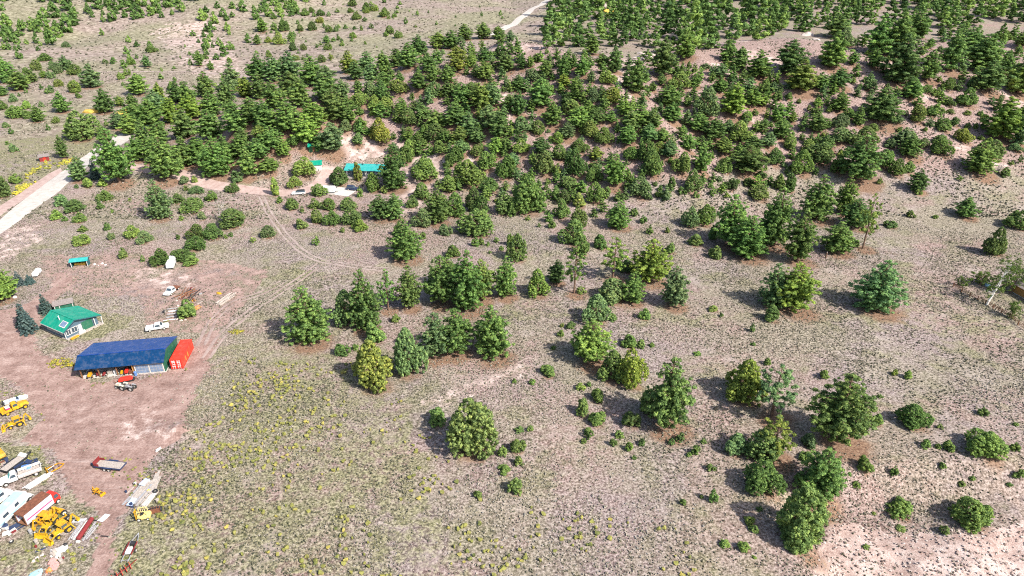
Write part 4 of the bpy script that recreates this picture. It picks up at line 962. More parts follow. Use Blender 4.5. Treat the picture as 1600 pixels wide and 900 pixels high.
# ------------------------------------------------------------------ paints and materials of the built things
RST = (0.16, 0.07, 0.035)
for nm, col, r, kw in [
    ("paint_yellow", (0.58, 0.335, 0.014), 0.5, dict(var=0.3, dirt=(0.17, 0.085, 0.035), dirt_amt=0.75)), ("paint_gold", (0.62, 0.30, 0.012), 0.5, dict(dirt=RST, dirt_amt=0.6)),
    ("paint_lemon", (0.78, 0.60, 0.22), 0.45, dict(dirt=(0.3, 0.22, 0.1))), ("paint_white", (0.66, 0.66, 0.64), 0.4, dict(var=0.10, dirt=(0.36, 0.31, 0.26), dirt_amt=0.45)),
    ("paint_cream", (0.66, 0.60, 0.46), 0.4, {}), ("paint_red", (0.62, 0.035, 0.022), 0.4, dict(dirt=(0.25, 0.06, 0.04))), ("paint_maroon", (0.20, 0.028, 0.028), 0.5, {}),
    ("paint_sky", (0.36, 0.62, 0.78), 0.4, dict(var=0.1)), ("paint_navy", (0.03, 0.045, 0.10), 0.4, {}), ("paint_silver", (0.46, 0.50, 0.60), 0.4, dict(var=0.1)),
    ("paint_magenta", (0.50, 0.04, 0.16), 0.5, {}), ("paint_orange", (0.75, 0.20, 0.05), 0.5, {}), ("paint_green", (0.035, 0.11, 0.05), 0.6, {}), ("paint_teal", (0.03, 0.10, 0.12), 0.5, {}),
    ("wall_blue", (0.075, 0.12, 0.16), 0.7, {}), ("trim_white", (0.60, 0.58, 0.545), 0.65, dict(var=0.14, dirt=(0.34, 0.29, 0.24), dirt_amt=0.4)), ("tyre", (0.025, 0.025, 0.025), 0.9, {}), ("rim", (0.55, 0.53, 0.48), 0.5, {}),
    ("glass", (0.05, 0.07, 0.09), 0.08, dict(var=0.1, spec=0.6)), ("black_metal", (0.03, 0.03, 0.032), 0.6, {}), ("grey_metal", (0.34, 0.34, 0.35), 0.5, dict(dirt=RST)), ("pale_metal", (0.60, 0.61, 0.62), 0.45, dict(dirt=(0.3, 0.25, 0.2))),
    ("rusty_metal", (0.17, 0.065, 0.035), 0.85, dict(var=0.4)), ("weathered_wood", (0.38, 0.33, 0.29), 0.9, dict(var=0.35, scale=5)), ("brown_wood", (0.20, 0.09, 0.045), 0.85, dict(var=0.3)),
    ("gold_wood", (0.42, 0.22, 0.07), 0.8, dict(var=0.25)), ("pink_sheet", (0.62, 0.28, 0.25), 0.7, {}), ("blue_tarp", (0.12, 0.25, 0.55), 0.5, {}), ("pale_tarp", (0.45, 0.55, 0.72), 0.5, {}),
    ("hay", (0.62, 0.40, 0.08), 0.95, dict(var=0.4, scale=6)), ("grey_shingle", (0.20, 0.17, 0.16), 0.9, dict(var=0.3, scale=4)), ("white_plastic", (0.62, 0.61, 0.58), 0.5, dict(var=0.12)), ("door_glass", (0.16, 0.22, 0.32), 0.15, dict(var=0.25, scale=1.0))]:
    simple(nm, col, r, **kw)
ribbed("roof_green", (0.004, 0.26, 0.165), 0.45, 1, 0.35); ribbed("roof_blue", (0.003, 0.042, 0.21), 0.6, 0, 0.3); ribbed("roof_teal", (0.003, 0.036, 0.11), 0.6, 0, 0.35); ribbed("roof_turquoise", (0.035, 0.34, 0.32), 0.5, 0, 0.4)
ribbed("container_red", (0.68, 0.045, 0.02), 0.28, 1, 0.5); ribbed("siding_green", (0.02, 0.12, 0.07), 0.3, 1, 0.5)

def pose(A, B, dz=0.0):
    a, b = G(*A), G(*B); m = (a + b) / 2
    z = float(mesh_z(m.x, m.y)) + dz
    return Vector((m.x, m.y, z)), math.atan2(b.y - a.y, b.x - a.x), (b - a).to_2d().length

def box(name, mat, parent, *a, **kw):
    bev = kw.pop('bevel', 0.0); t = {k: kw.pop(k) for k in ('tx', 'ty') if k in kw}
    return MB().box(*a, **t).build(name, mat, parent, bevel=bev, **kw)

def wheel(parent, x, y, r, w=0.25, rim="rim", z=None, n=16):
    z = r if z is None else z
    o = MB().tube((x, y - w / 2, z), (x, y + w / 2, z), r, r, n).build("wheel", "tyre", parent, bevel=0.04)
    m = MB().tube((x, y - w / 2 - 0.012, z), (x, y + w / 2 + 0.012, z), r * 0.56, r * 0.56, 12)
    m.build("rim", rim, o)
    return o

def pickup(A, B, label, body="paint_white", flat=False, group=None, L=None, cargo=None):
    p, yaw, l = pose(A, B); L = L or l
    t = thing("pickup_truck", p, yaw, label, "pickup truck", group); k = L / 5.2; X = lambda v: v * k
    W = 0.92
    MB().prism([(X(0.35), 0.45), (X(2.6), 0.45), (X(2.6), 0.78), (X(2.5), 1.0), (X(1.25), 1.06), (X(0.35), 1.06)], -W, W, [0, 0, 0.05, 0.1, 0.05, 0]).build("hood", body, t, bevel=0.04)
    MB().prism([(X(-0.55), 0.45), (X(1.0), 0.45), (X(1.3), 1.06), (X(0.75), 1.68), (X(-0.4), 1.70), (X(-0.55), 1.06)], -W, W, [0, 0, 0, 0.2, 0.2, 0]).build("cab", body, t, bevel=0.04)
    MB().slab([(X(1.26), -0.70, 1.12), (X(1.26), 0.70, 1.12), (X(0.80), 0.62, 1.63), (X(0.80), -0.62, 1.63)], 0.02).build("windscreen", "glass", t)
    for s in (-1, 1): MB().slab([(X(-0.38), s * 0.89, 1.12), (X(0.95), s * 0.89, 1.12), (X(0.66), s * 0.765, 1.56), (X(-0.33), s * 0.765, 1.56)], 0.02 * -s).build("side_window", "glass", t)
    MB().slab([(X(-0.565), 0.66, 1.15), (X(-0.565), -0.66, 1.15), (X(-0.45), -0.6, 1.58), (X(-0.45), 0.6, 1.58)], 0.02).build("rear_window", "glass", t)
    m = MB()
    if flat: m.box(X(-2.6), X(-0.6), -1.0, 1.0, 0.72, 0.86); m.build("flat_deck", "rusty_metal", t)
    else:
        m.box(X(-2.6), X(-0.58), -W, W, 0.45, 0.72); m.box(X(-2.6), X(-0.58), -W, -W + 0.12, 0.72, 1.08); m.box(X(-2.6), X(-0.58), W - 0.12, W, 0.72, 1.08); m.box(X(-2.6), X(-2.5), -W, W, 0.72, 1.08)
        m.build("bed", body, t, bevel=0.025)
    box("chassis", "black_metal", t, X(-2.5), X(2.4), -0.7, 0.7, 0.3, 0.46)
    MB().box(X(2.55), X(2.68), -0.9, 0.9, 0.42, 0.62).build("bumper", "pale_metal", t)
    for s in (-1, 1): box("headlight", "pale_metal", t, X(2.58), X(2.63), s * 0.72 - 0.14, s * 0.72 + 0.14, 0.72, 0.9)
    for x in (1.65, -1.65):
        for s in (-1, 1): wheel(t, X(x), s * 0.84, 0.37)
    return t

def suv(A, B, label, body, roof, L=None):
    p, yaw, l = pose(A, B); L = L or l
    t = thing("parked_car", p, yaw, label, "car"); k = L / 4.8; X = lambda v: v * k; W = 0.92
    MB().prism([(X(-2.35), 0.4), (X(2.35), 0.4), (X(2.4), 0.75), (X(2.25), 0.98), (X(1.1), 1.05), (X(-2.35), 1.05)], -W, W, [0, 0, .05, .1, .05, 0]).build("body", body, t, bevel=0.06)
    MB().prism([(X(-2.3), 1.05), (X(1.05), 1.05), (X(0.45), 1.62), (X(-2.1), 1.66)], -W + .05, W - .05, [0, 0, .16, .16]).build("cabin", "glass", t, bevel=0.03)
    MB().box(X(-2.1), X(0.42), -0.72, 0.72, 1.62, 1.70).build("roof", roof, t, bevel=0.03)
    for s in (-1, 1): box("headlight", "pale_metal", t, X(2.36), X(2.42), s * 0.68 - .16, s * 0.68 + .16, 0.68, 0.84)
    for x in (1.5, -1.5):
        for s in (-1, 1): wheel(t, X(x), s * 0.83, 0.36)
    return t

def flatbed(A, B, label, deck="weathered_wood", frame="black_metal", front="paint_white", w=2.0, hd=0.85, gate=None, name="flatbed_trailer", rim="rim"):
    p, yaw, L = pose(A, B); t = thing(name, p, yaw, label, "trailer")
    h = L / 2
    n = 7
    for i in range(n):
        y0 = -w / 2 + w * i / n
        box("plank", deck, t, -h, h - 0.1, y0 + 0.015, y0 + w / n - 0.015, hd - 0.06, hd + 0.012 * (i % 3))
    m = MB()
    for s in (-1, 1): m.box(-h, h, s * (w / 2 + 0.05) - 0.05, s * (w / 2 + 0.05) + 0.05, hd - 0.2, hd + 0.05)
    m.box(-h - .08, -h, -w / 2 - .1, w / 2 + .1, hd - .2, hd + .05)
    for f in np.linspace(-h + 0.3, h - 0.3, 5): m.box(f - 0.05, f + 0.05, -w / 2, w / 2, hd - 0.18, hd - 0.07)
    m.build("frame", frame, t)
    MB().bar((h, -w * 0.35, hd - 0.15), (h + 1.3, 0, hd - 0.25), 0.1, 0.12).bar((h, w * 0.35, hd - 0.15), (h + 1.3, 0, hd - 0.25), 0.1, 0.12).tube((h + 1.25, 0, 0), (h + 1.25, 0, hd - 0.1), 0.05).build("drawbar", frame, t)
    if front: MB().slab([(h - 0.6, -w / 2, hd + 0.08), (h + .1, -w / 2, hd + 0.35), (h + .1, w / 2, hd + 0.35), (h - 0.6, w / 2, hd + 0.08)], 0.06).build("headboard", front, t)
    if gate: MB().box(h - .12, h, -w / 2, w / 2, hd + .06, hd + .95).box(h - 1.0, h - .12, -w / 2 - .06, -w / 2 + .06, hd + .06, hd + .55).box(h - 1.0, h - .12, w / 2 - .06, w / 2 + .06, hd + .06, hd + .55).build("front_rack", gate, t, bevel=.02)
    for x in (-0.45, 0.42):
        for s in (-1, 1): wheel(t, x, s * (w / 2 + 0.22), 0.36, 0.22, rim)
    for s in (-1, 1): MB().slab([(-0.95, s * (w / 2 + 0.08), 0.80), (0.92, s * (w / 2 + .08), 0.80), (0.92, s * (w / 2 + 0.36), 0.80), (-0.95, s * (w / 2 + .36), 0.80)], 0.04).build("mudguard", frame, t)
    return t

def backhoe(A, B, label, cab="cab", paint="paint_yellow", k=1.0, boom=True, front="bucket", yawoff=0.0):
    """A = digging arm end, B = loader bucket end"""
    p, yaw, L = pose(A, B); t = thing("backhoe_loader", p, yaw + yawoff, label, "backhoe loader"); t.scale = (k, k, k)
    box("chassis", paint, t, -1.5, 1.3, -0.42, 0.42, 0.55, 0.95, bevel=.03)
    MB().prism([(0.2, .95), (1.55, .95), (1.55, 1.35), (1.35, 1.52), (0.2, 1.6)], -.42, .42, [0, 0, .03, .06, .02]).build("engine_hood", paint, t, bevel=.04)
    box("grille", "black_metal", t, 1.555, 1.60, -.32, .32, .95, 1.35); MB().tube((0.9, .2, 1.5), (0.9, .2, 2.15), .05).build("exhaust", "black_metal", t)
    if cab == "cab":
        box("cab_window", "glass", t, -1.05, 0.15, -.66, .66, 1.25, 2.18, tx=.06, ty=.06)
        box("cab_base", paint, t, -1.1, .2, -.7, .7, .95, 1.3)
    else:
        box("seat", "black_metal", t, -.8, -.3, -.3, .3, 1.0, 1.35, bevel=.04); MB().box(-.82, -.7, -.3, .3, 1.36, 1.75).build("seat_back", "black_metal", t)
    for x in (-1.08, .12):
        for y in (-.66, .66): MB().bar((x, y, .95), (x * .96, y * .95, 2.25), .09, .09).build("cab_post", paint, t)
    box("cab_roof", paint, t, -1.25, .35, -.82, .82, 2.25, 2.38, bevel=.04)
    for s in (-1, 1):
        wheel(t, -.85, s * .88, .72, .45, paint); wheel(t, 1.15, s * .78, .45, .32, paint)
        MB().bar((.15, s * .62, 1.25), (1.9, s * .62, .95), .12, .2).bar((1.9, s * .62, .95), (2.35, s * .62, .45), .12, .18).build("loader_arm", paint, t)
        MB().slab([(-1.6, s * .62, 1.48), (-.1, s * .62, 1.48), (-.1, s * 1.12, 1.48), (-1.6, s * 1.12, 1.48)], .05).build("mudguard", paint, t)
        MB().tube((.5, s * .5, .75), (1.7, s * .6, 1.0), .05).build("hydraulic_ram", "pale_metal", t)
    m = MB(); w = 1.15
    m.slab([(2.3, -w, .85), (2.3, w, .85), (2.35, w, .2), (2.35, -w, .2)], .05); m.slab([(2.35, -w, .2), (2.35, w, .2), (3.05, w, .1), (3.05, -w, .1)], .05); m.slab([(2.3, -w, .85), (2.55, -w, .95), (2.55, w, .95), (2.3, w, .85)], .05)
    for s in (-1, 1): m.slab([(2.3, s * w, .85), (2.35, s * w, .2), (3.05, s * w, .1), (2.6, s * w, .9)], .05)
    m.build("loader_bucket", paint, t)
    if boom:
        MB().box(-1.9, -1.5, -.35, .35, .5, 1.1).build("swing_post", paint, t)
        MB().bar((-1.7, 0, .9), (-2.3, .05, 2.35), .22, .32).bar((-2.3, .05, 2.35), (-2.75, .1, 2.6), .22, .3).build("boom", paint, t)
        MB().bar((-2.65, .1, 2.65), (-3.2, .15, 1.2), .2, .26).build("dipper_arm", paint, t)
        MB().prism([(-3.4, .5), (-3.0, .45), (-2.85, 1.0), (-3.2, 1.25), (-3.5, 1.1)], -.12, .4).build("digging_bucket", paint, t, bevel=.03)
        for s in (-1, 1): MB().bar((-1.7, s * .4, .8), (-1.9, s * 1.2, .12), .14, .14).box(-2.1, -1.7, s * 1.2 - .18, s * 1.2 + .18, .02, .12).build("stabiliser", paint, t)
    return t

def tractor(A, B, label, paint, k=1.0, group=None, rim="rim"):
    p, yaw, L = pose(A, B); t = thing("tractor", p, yaw, label, "tractor", group); t.scale = (k, k, k)
    MB().prism([(0.0, .6), (1.5, .55), (1.55, .95), (1.35, 1.08), (0, 1.15)], -.33, .33, [0, 0, .04, .08, .04]).build("hood", paint, t, bevel=.04)
    box("chassis", "black_metal", t, -.9, 1.3, -.25, .25, .4, .62); box("seat", "black_metal", t, -.75, -.3, -.25, .25, .8, .95, bevel=.03); box("seat_back", "black_metal", t, -.8, -.7, -.25, .25, .96, 1.35)
    MB().tube((-.05, 0, 1.0), (-.2, 0, 1.3), .02).tube((-.2, 0, 1.29), (-.22, 0, 1.32), .19, .19, 12).build("steering_wheel", "black_metal", t)
    for s in (-1, 1):
        wheel(t, -.55, s * .6, .58, .32, rim); wheel(t, 1.15, s * .52, .34, .22, rim)
        MB().slab([(-1.1, s * .36, 1.2), (0, s * .36, 1.2), (0, s * .74, 1.2), (-1.1, s * .74, 1.2)], .04).build("mudguard", paint, t)
    return t

def poles(A, B, n, r, mat, name, cat, label, group, spread=1.0, layers=1, jit=0.08, seed=1, square=False, mats=None, zoff=0.0):
    """loose lengths lying side by side; every one can be picked up"""
    p, yaw, L = pose(A, B); rr = random.Random(seed)
    for i in range(n):
        lay = i % layers; k = i // layers; m = max(1, -(-n // layers))
        off = (k - (m - 1) / 2) / max(1, m) * spread + rr.uniform(-.08, .08); l = L * rr.uniform(.72, 1.0)
        s = rr.uniform(-.5, .5) * (L - l) + rr.uniform(-.2, .2)
        a = yaw + rr.uniform(-jit, jit)
        x, y = p.x + math.cos(yaw) * s - math.sin(yaw) * off, p.y + math.sin(yaw) * s + math.cos(yaw) * off
        ri = r * rr.uniform(.75, 1.25)
        mb = MB()
        if square: mb.box(-l / 2, l / 2, -ri * 1.5, ri * 1.5, -ri * .6, ri * .6)
        else: mb.tube((-l / 2, 0, 0), (l / 2, 0, 0), ri, ri * rr.uniform(.8, 1), 8)
        o = mb.build(name, rr.choice(mats) if mats else mat, None, label=label, cat=cat, group=group)
        o.location = (x, y, float(mesh_z(x, y)) + zoff + r * 1.1 + lay * r * (1.3 if square else 1.9)); o.rotation_euler = (0, 0, a)

# ------------------------------------------------------------------ green-roofed house
def window(parent, mb_axis, c, w, h, n=None):
    """white frame with two panes on a wall; mb_axis 'x' wall faces -x, 'y' wall faces -y"""
    a, z = c; off = n
    f = MB(); g = MB()
    def bx(m, u0, u1, z0, z1, d0, d1):
        if mb_axis == 'y': m.box(u0, u1, off - d1, off - d0, z0, z1)
        else: m.box(off - d1, off - d0, u0, u1, z0, z1)
    bx(f, a - w / 2 - .1, a + w / 2 + .1, z - .1, z, .0, .08); bx(f, a - w / 2 - .1, a + w / 2 + .1, z + h, z + h + .1, .0, .08)
    for u in (a - w / 2 - .1, a - .04, a + w / 2): bx(f, u, u + (.1 if u != a - .04 else .08), z, z + h, .0, .08)
    fo = f.build("window", "trim_white", parent)
    for u0, u1 in ((a - w / 2, a - .04), (a + .04, a + w / 2)):
        g = MB(); bx(g, u0, u1, z, z + h, .0, .03); g.build("pane", "glass", fo)
    return fo

def green_house():
    F = G(104, 530.5); z = float(mesh_z(F.x, F.y))
    t = thing("house", (F.x, F.y, z), math.radians(61), "low house with bright green metal roof beside two blue spruces", "house")
    Lx, Ly = 8.2, 8.4; rx, rz = 2.7, 4.35; e0, e1 = 2.55, 2.55
    box("foundation", "weathered_wood", t, -.15, Lx + .9, -.9, Ly + .15, -.6, .18)
    MB().box(0, .15, 0, Ly, .18, e0 + .05).build("wall", "wall_blue", t)
    MB().prism([(.15, .18), (Lx, .18), (Lx, e1 + .1), (rx, rz - .12), (.15, e0 + .1)], 0, .15).build("wall", "wall_blue", t)
    MB().prism([(.15, .18), (Lx, .18), (Lx, e1 + .1), (rx, rz - .12), (.15, e0 + .1)], Ly - .15, Ly).build("wall", "wall_blue", t)
    MB().box(Lx - .15, Lx, .15, Ly - .15, .18, e1 + .05).build("wall", "siding_green", t)
    MB().box(4.3, 6.9, -.06, -.003, .2, 2.5).build("siding_panel", "siding_green", t)
    r = MB().slab([(-.55, -.8, 2.34), (rx, -.8, rz), (rx, Ly + .5, rz), (-.55, Ly + .5, 2.34)], -.1); r.build("roof", "roof_green", t)
    r2 = MB().slab([(rx, -.8, rz), (9.1, -.8, 2.45), (9.1, Ly + .5, 2.45), (rx, Ly + .5, rz)], -.1).build("roof", "roof_green", t)
    MB().bar((rx, -.85, rz + .04), (rx, Ly + .55, rz + .04), .3, .06).build("ridge_cap", "roof_green", r2)
    MB().bar((-.58, -.84, 2.26), (-.58, Ly + .52, 2.26), .06, .2).build("fascia", "trim_white", t)
    MB().bar((-.58, -.83, 2.26), (rx, -.83, rz - .1), .06, .2).bar((rx, -.83, rz - .1), (9.1, -.83, 2.36), .06, .2).build("fascia", "paint_teal", t)
    for y in (1.5, 3.3, 4.9, 6.6): window(t, 'x', (y, 1.0), 1.0, 1.1, 0.0)
    for x, w in ((.95, 1.0), (2.4, 1.3)): window(t, 'y', (x, .9), w, 1.3, 0.0)
    d = box("door", "trim_white", t, 3.35, 4.2, -.07, 0.0, .2, 2.25); box("door_handle", "black_metal", d, 3.45, 3.52, -.12, -.07, 1.1, 1.22)
    for x in (7.1, 8.9): box("porch_post", "trim_white", t, x - .08, x + .08, -.75, -.59, .18, 2.4)
    box("corner_trim", "trim_white", t, -.04, .1, -.05, .1, .18, 2.4)
    sl = (rz - 2.34) / (rx + .55)
    q = lambda x, y, d: (x, y, 2.34 + (x + .55) * sl + .03 + d)
    sk = MB().slab([q(.35, .1, .02), q(1.75, .1, .02), q(1.75, 2.3, .02), q(.35, 2.3, .02)], .05).build("skylight", "trim_white", t)
    MB().slab([q(.5, .3, .08), q(1.6, .3, .08), q(1.6, 2.1, .08), q(.5, 2.1, .08)], .03).build("pane", "door_glass", sk)
    MB().tube((1.6, 3.6, 3.4), (1.6, 3.6, 4.7), .11).tube((1.6, 3.6, 4.7), (1.6, 3.6, 4.85), .2, .02).build("flue", "pale_metal", t)
    box("porch_bench", "paint_white", t, 2.9, 4.4, -.75, -.35, .2, .62)
    b = thing("canoe", (F.x, F.y, z), math.radians(61), "small yellow canoe lying at the corner of the green-roofed house", "canoe")
    MB().prism([(.15, .35), (.5, .12), (2.1, .12), (2.5, .4), (2.1, .5), (.5, .5)], -1.75, -1.05, [.3, .12, .12, .3, .02, .02]).build("hull", "paint_yellow", b, bevel=.03)
    box("thwart", "gold_wood", b, 1.2, 1.35, -1.7, -1.1, .5, .54)
green_house()

def shed(A, B, label, D, hw, hr, walls, roof, name="shed", open_front=False, posts=None, ridge_y=None, over=.3, door=None, cat="shed", fr=None):
    """gabled box: A-B is its front foot line, D its depth, hw/hr wall and ridge heights"""
    p, yaw, L = pose(A, B); t = thing(name, p, yaw, label, cat); h = L / 2; ry = D / 2 if ridge_y is None else ridge_y
    side = [(0, -.3), (D, -.3), (D, hw), (ry, hr), (0, hw)]
    for x in (-h, h - .12):
        m = MB(); n = len(side); m.add([(x, y, z) for y, z in side] + [(x + .12, y, z) for y, z in side], [tuple(range(n)), tuple(range(2 * n - 1, n - 1, -1))] + [(i, i + n, (i + 1) % n + n, (i + 1) % n) for i in range(n)])
        m.build("wall", walls, t)
    box("wall", walls, t, -h + .12, h - .12, D - .12, D, -.3, hw)
    if not open_front: box("wall", fr or walls, t, -h + .12, h - .12, 0, .12, -.3, hw)
    sf, sb = (hr - hw) / ry, (hr - hw) / (D - ry)
    MB().slab([(-h - over, -over, hw - over * sf + .04), (h + over, -over, hw - over * sf + .04), (h + over, ry, hr + .04), (-h - over, ry, hr + .04)], .08).build("roof", roof, t)
    MB().slab([(-h - over, ry, hr + .04), (h + over, ry, hr + .04), (h + over, D + over, hw - over * sb + .04), (-h - over, D + over, hw - over * sb + .04)], .08).build("roof", roof, t)
    for x in (posts or []): box("post", "trim_white", t, -h + x * L - .07, -h + x * L + .07, -.1, .04, -.3, hw)
    if door:
        d = box("door", door, t, -.5, .5, -.05, 0.0, 0, min(2.1, hw - .2)); box("door_handle", "black_metal", d, .32, .40, -.09, -.05, .95, 1.05)
    return t
shed((88, 490), (117, 484), "small dark shed with grey shingle roof behind the green-roofed house", 2.6, 2.2, 2.9, "siding_green", "grey_shingle", posts=(.02, .28, .98), over=.25)

# ------------------------------------------------------------------ blue barn
def barn():
    F = G(128, 592); z = float(mesh_z(F.x, F.y)) - .05
    yaw = math.radians(9.5)
    t = thing("barn", (F.x, F.y, z), yaw, "long blue-roofed barn with open bays and two glazed garage doors", "barn")
    Lx, D, ry = 17.6, 10.5, 2.6
    zf, zr, zb = 2.95, 4.3, 2.45
    box("floor_slab", "concrete", t, -.1, Lx + .1, -.06, D + .2, -.7, .06)
    side = [(0, .06), (D, .06), (D, zb), (ry, zr), (0, zf)]
    def gable(x, mat, pts=side):
        n = len(pts); m = MB(); m.add([(x, y, q) for y, q in pts] + [(x + .14, y, q) for y, q in pts], [tuple(range(n)), tuple(range(2 * n - 1, n - 1, -1))] + [(i, i + n, (i + 1) % n + n, (i + 1) % n) for i in range(n)])
        return m.build("wall", mat, t)
    gable(Lx - .14, "siding_green"); gable(11.1, "brown_wood"); gable(0, "brown_wood", [(4.5, .06), (D, .06), (D, zb), (4.5, 3.85)])
    box("wall", "siding_green", t, .14, Lx - .14, D - .14, D, .06, zb)
    box("wall", "paint_teal", t, 11.24, Lx - .14, 0, .14, 2.35, zf - .02)
    for x in (11.28, 14.24, 17.2): box("door_post", "trim_white", t, x, x + .16, -.03, .14, .06, 2.35)
    for x in (11.5, 14.46):
        d = box("garage_door", "grey_metal", t, x, x + 2.68, .02, .08, .08, 2.33)
        for i in range(3):
            for j in range(4): box("pane", "door_glass", d, x + .07 + j * .65, x + .63 + j * .65, .0, .02, .2 + i * .71, .80 + i * .71)
    for x in (0.06, 3.7, 7.4): box("post", "brown_wood", t, x, x + .2, .0, .2, .06, 2.75)
    box("post", "gold_wood", t, 10.75, 10.95, -.02, .2, .06, 2.75)
    box("beam", "brown_wood", t, .05, 11.1, .02, .18, 2.75, 2.98)
    ov = 0.6; s1 = (zr - zf) / ry; s2 = (zr - zb) / (D - ry)
    MB().slab([(-.7, -ov, zf - ov * s1 + .12), (Lx + .25, -ov, zf - ov * s1 + .12), (Lx + .25, ry, zr + .12), (-.7, ry, zr + .12)], .07).build("roof", "roof_teal", t, label="darker teal blue roof slope along the open front")  # front slope coloured darker and more teal than the back slope
    o = MB().slab([(-.7, ry, zr + .12), (Lx + .25, ry, zr + .12), (Lx + .25, D + .5, zb - .5 * s2 + .12), (-.7, D + .5, zb - .5 * s2 + .12)], .07).build("roof", "roof_blue", t)
    MB().bar((-.72, ry, zr + .21), (Lx + .27, ry, zr + .21), .35, .05).build("ridge_cap", "roof_blue", o)
    R = Matrix.Translation((F.x, F.y, z)) @ Matrix.Rotation(yaw, 4, 'Z')
    return R, yaw
BARN, BYAW = barn()

def barn_item(x, y, rz, fn):
    """things standing under the barn roof"""
    p = BARN @ Vector((x, y, .07)); t = fn(p, BYAW + rz); return t
def stored(label, paint, kind):
    def f(p, yaw):
        t = thing({"t": "tractor", "m": "garden_mower", "c": "storage_crate", "b": "oil_drum"}[kind], p, yaw, label, {"t": "tractor", "m": "mower", "c": "crate", "b": "drum"}[kind])
        if kind in "tm":
            k = 1.0 if kind == 't' else .7
            MB().prism([(0, .5 * k), (1.3 * k, .5 * k), (1.25 * k, 1.05 * k), (0, 1.15 * k)], -.35 * k, .35 * k, [0, 0, .06, .03]).build("hood", paint, t, bevel=.04)
            box("seat", "black_metal", t, -.7 * k, -.2 * k, -.25 * k, .25 * k, .75 * k, 1.3 * k, tx=.1, bevel=.03)
            for s in (-1, 1): wheel(t, -.45 * k, s * .55 * k, .5 * k, .28 * k, paint); wheel(t, 1.0 * k, s * .48 * k, .3 * k, .2 * k, paint)
        elif kind == "c":
            box("body", paint, t, -.5, .5, -.5, .5, 0, .9)
            for s in (-1, 1):
                for zz in (.1, .4, .7): box("slat", paint, t, -.55, .55, s * .53 - .03, s * .53 + .03, zz, zz + .16)
        else:
            MB().tube((0, 0, 0), (0, 0, .9), .3, .3, 14).build("barrel", paint, t); MB().tube((0, 0, .28), (0, 0, .34), .32, .32, 14).tube((0, 0, .58), (0, 0, .64), .32, .32, 14).build("hoop", "black_metal", t)
    return f
for x, y, r, lab, pa, k in [(1.7, .9, -1.5, "orange tractor parked in the first open bay of the blue barn", "paint_gold", "t"), (3.0, 1.0, -1.2, "dark red mower between the first two posts of the barn", "paint_maroon", "m"),
                            (4.6, .8, -1.6, "dark red garden mower just inside the second barn bay", "paint_maroon", "m"), (5.6, 1.4, 0, "grey crate in the middle bay of the blue barn", "weathered_wood", "c"),
                            (6.6, .9, 0, "pale steel drum in the middle bay of the blue barn", "pale_metal", "b"), (8.2, .8, -1.4, "yellow mower in the third open bay of the blue barn", "paint_yellow", "m"),
                            (9.3, 1.1, -1.5, "red tractor in the third open bay of the blue barn", "paint_red", "t"), (10.3, .7, 0, "reddish brown crate beside the yellow barn post", "rusty_metal", "c")]:
    barn_item(x, y, r, stored(lab, pa, k))
barn_item(11.35, -.5, 0, stored("blue drum outside beside the glazed barn doors", "blue_tarp", "b"))

# ------------------------------------------------------------------ red container
def container():
    a, b = G(277.5, 577), G(295, 543); d = (b - a).to_2d(); yaw = math.atan2(d.y, d.x); L = 8.6; W, Hh = 1.25, 2.6
    t = thing("shipping_container", (a.x, a.y, float(mesh_z(a.x, a.y)) + .02), yaw, "bright red steel shipping container beside the blue barn", "shipping container")
    box("body", "container_red", t, .06, L, -W + .05, W - .05, .12, Hh - .06)
    m = MB()
    for x in (0, L - .12):
        for y in (-W, W - .12): m.box(x, x + .14, y, y + .12, .0, Hh)
    for y in (-W, W - .1):
        m.box(.14, L - .12, y, y + .1, .02, .16); m.box(.14, L - .12, y, y + .1, Hh - .14, Hh - .005)
    m.build("frame", "paint_red", t)
    for i, s in enumerate((-1, 1)):
        dd = box("door", "paint_red", t, .0, .055, s * .57 - .53, s * .57 + .53, .18, Hh - .16)
        for k in (-.25, .2): MB().tube((-.05, s * .57 + k, .2), (-.05, s * .57 + k, Hh - .2), .035, .035, 6).build("lock_rod", "paint_white", dd)
        for zz in (.75, 1.25, 1.75, 2.1): box("marking", "paint_white", dd, -.012, -.004, s * .57 - .38, s * .57 + .38 * (1 if zz != 1.25 else .3), zz, zz + .16)
    for x in (2.6, 4.2): box("side_panel", "paint_orange", t, x, x + .5, -W + .0, -W + .05, .5, 1.6)
container()
pickup((229, 517.5), (264, 511), "white pickup truck with a low open bed parked above the blue barn")
pickup((280, 449), (258, 465), "white pickup with a rusty flat deck standing beside the scrap heap", flat=True, L=5.0)

# tractor and implement in front of the barn
tractor((205, 610), (180, 604), "cream garden tractor with dark wheels in front of the blue barn", "paint_cream", 1.05)
tractor((214, 610), (196, 607), "black-wheeled grey tractor behind the cream one on the dirt", "grey_metal", .95)
def mower_deck(A, B, label, paint, name="hay_implement"):
    p, yaw, L = pose(A, B); t = thing(name, p, yaw, label, "implement")
    MB().prism([(-1.4, .5), (1.1, .5), (1.4, .8), (.9, 1.3), (-.9, 1.35), (-1.5, .9)], -.5, .5, [0, 0, .05, .15, .15, .05]).build("hood", paint, t, bevel=.06)
    box("frame", "black_metal", t, -1.7, 1.7, -.6, .6, .35, .48); MB().bar((1.6, 0, .4), (2.5, 0, .35), .1, .1).build("hitch", "rusty_metal", t)
    for s in (-1, 1): wheel(t, -.4, s * .75, .38, .22)
    for i in range(5): MB().tube((-1.6 - .12 * i, -.5 + .25 * i, .1), (-2.0 - .12 * i, -.5 + .25 * i, .7), .03).build("tine", "rusty_metal", t)
mower_deck((186, 599), (210, 594), "red implement with a rounded hood beside the cream tractor", "paint_red")

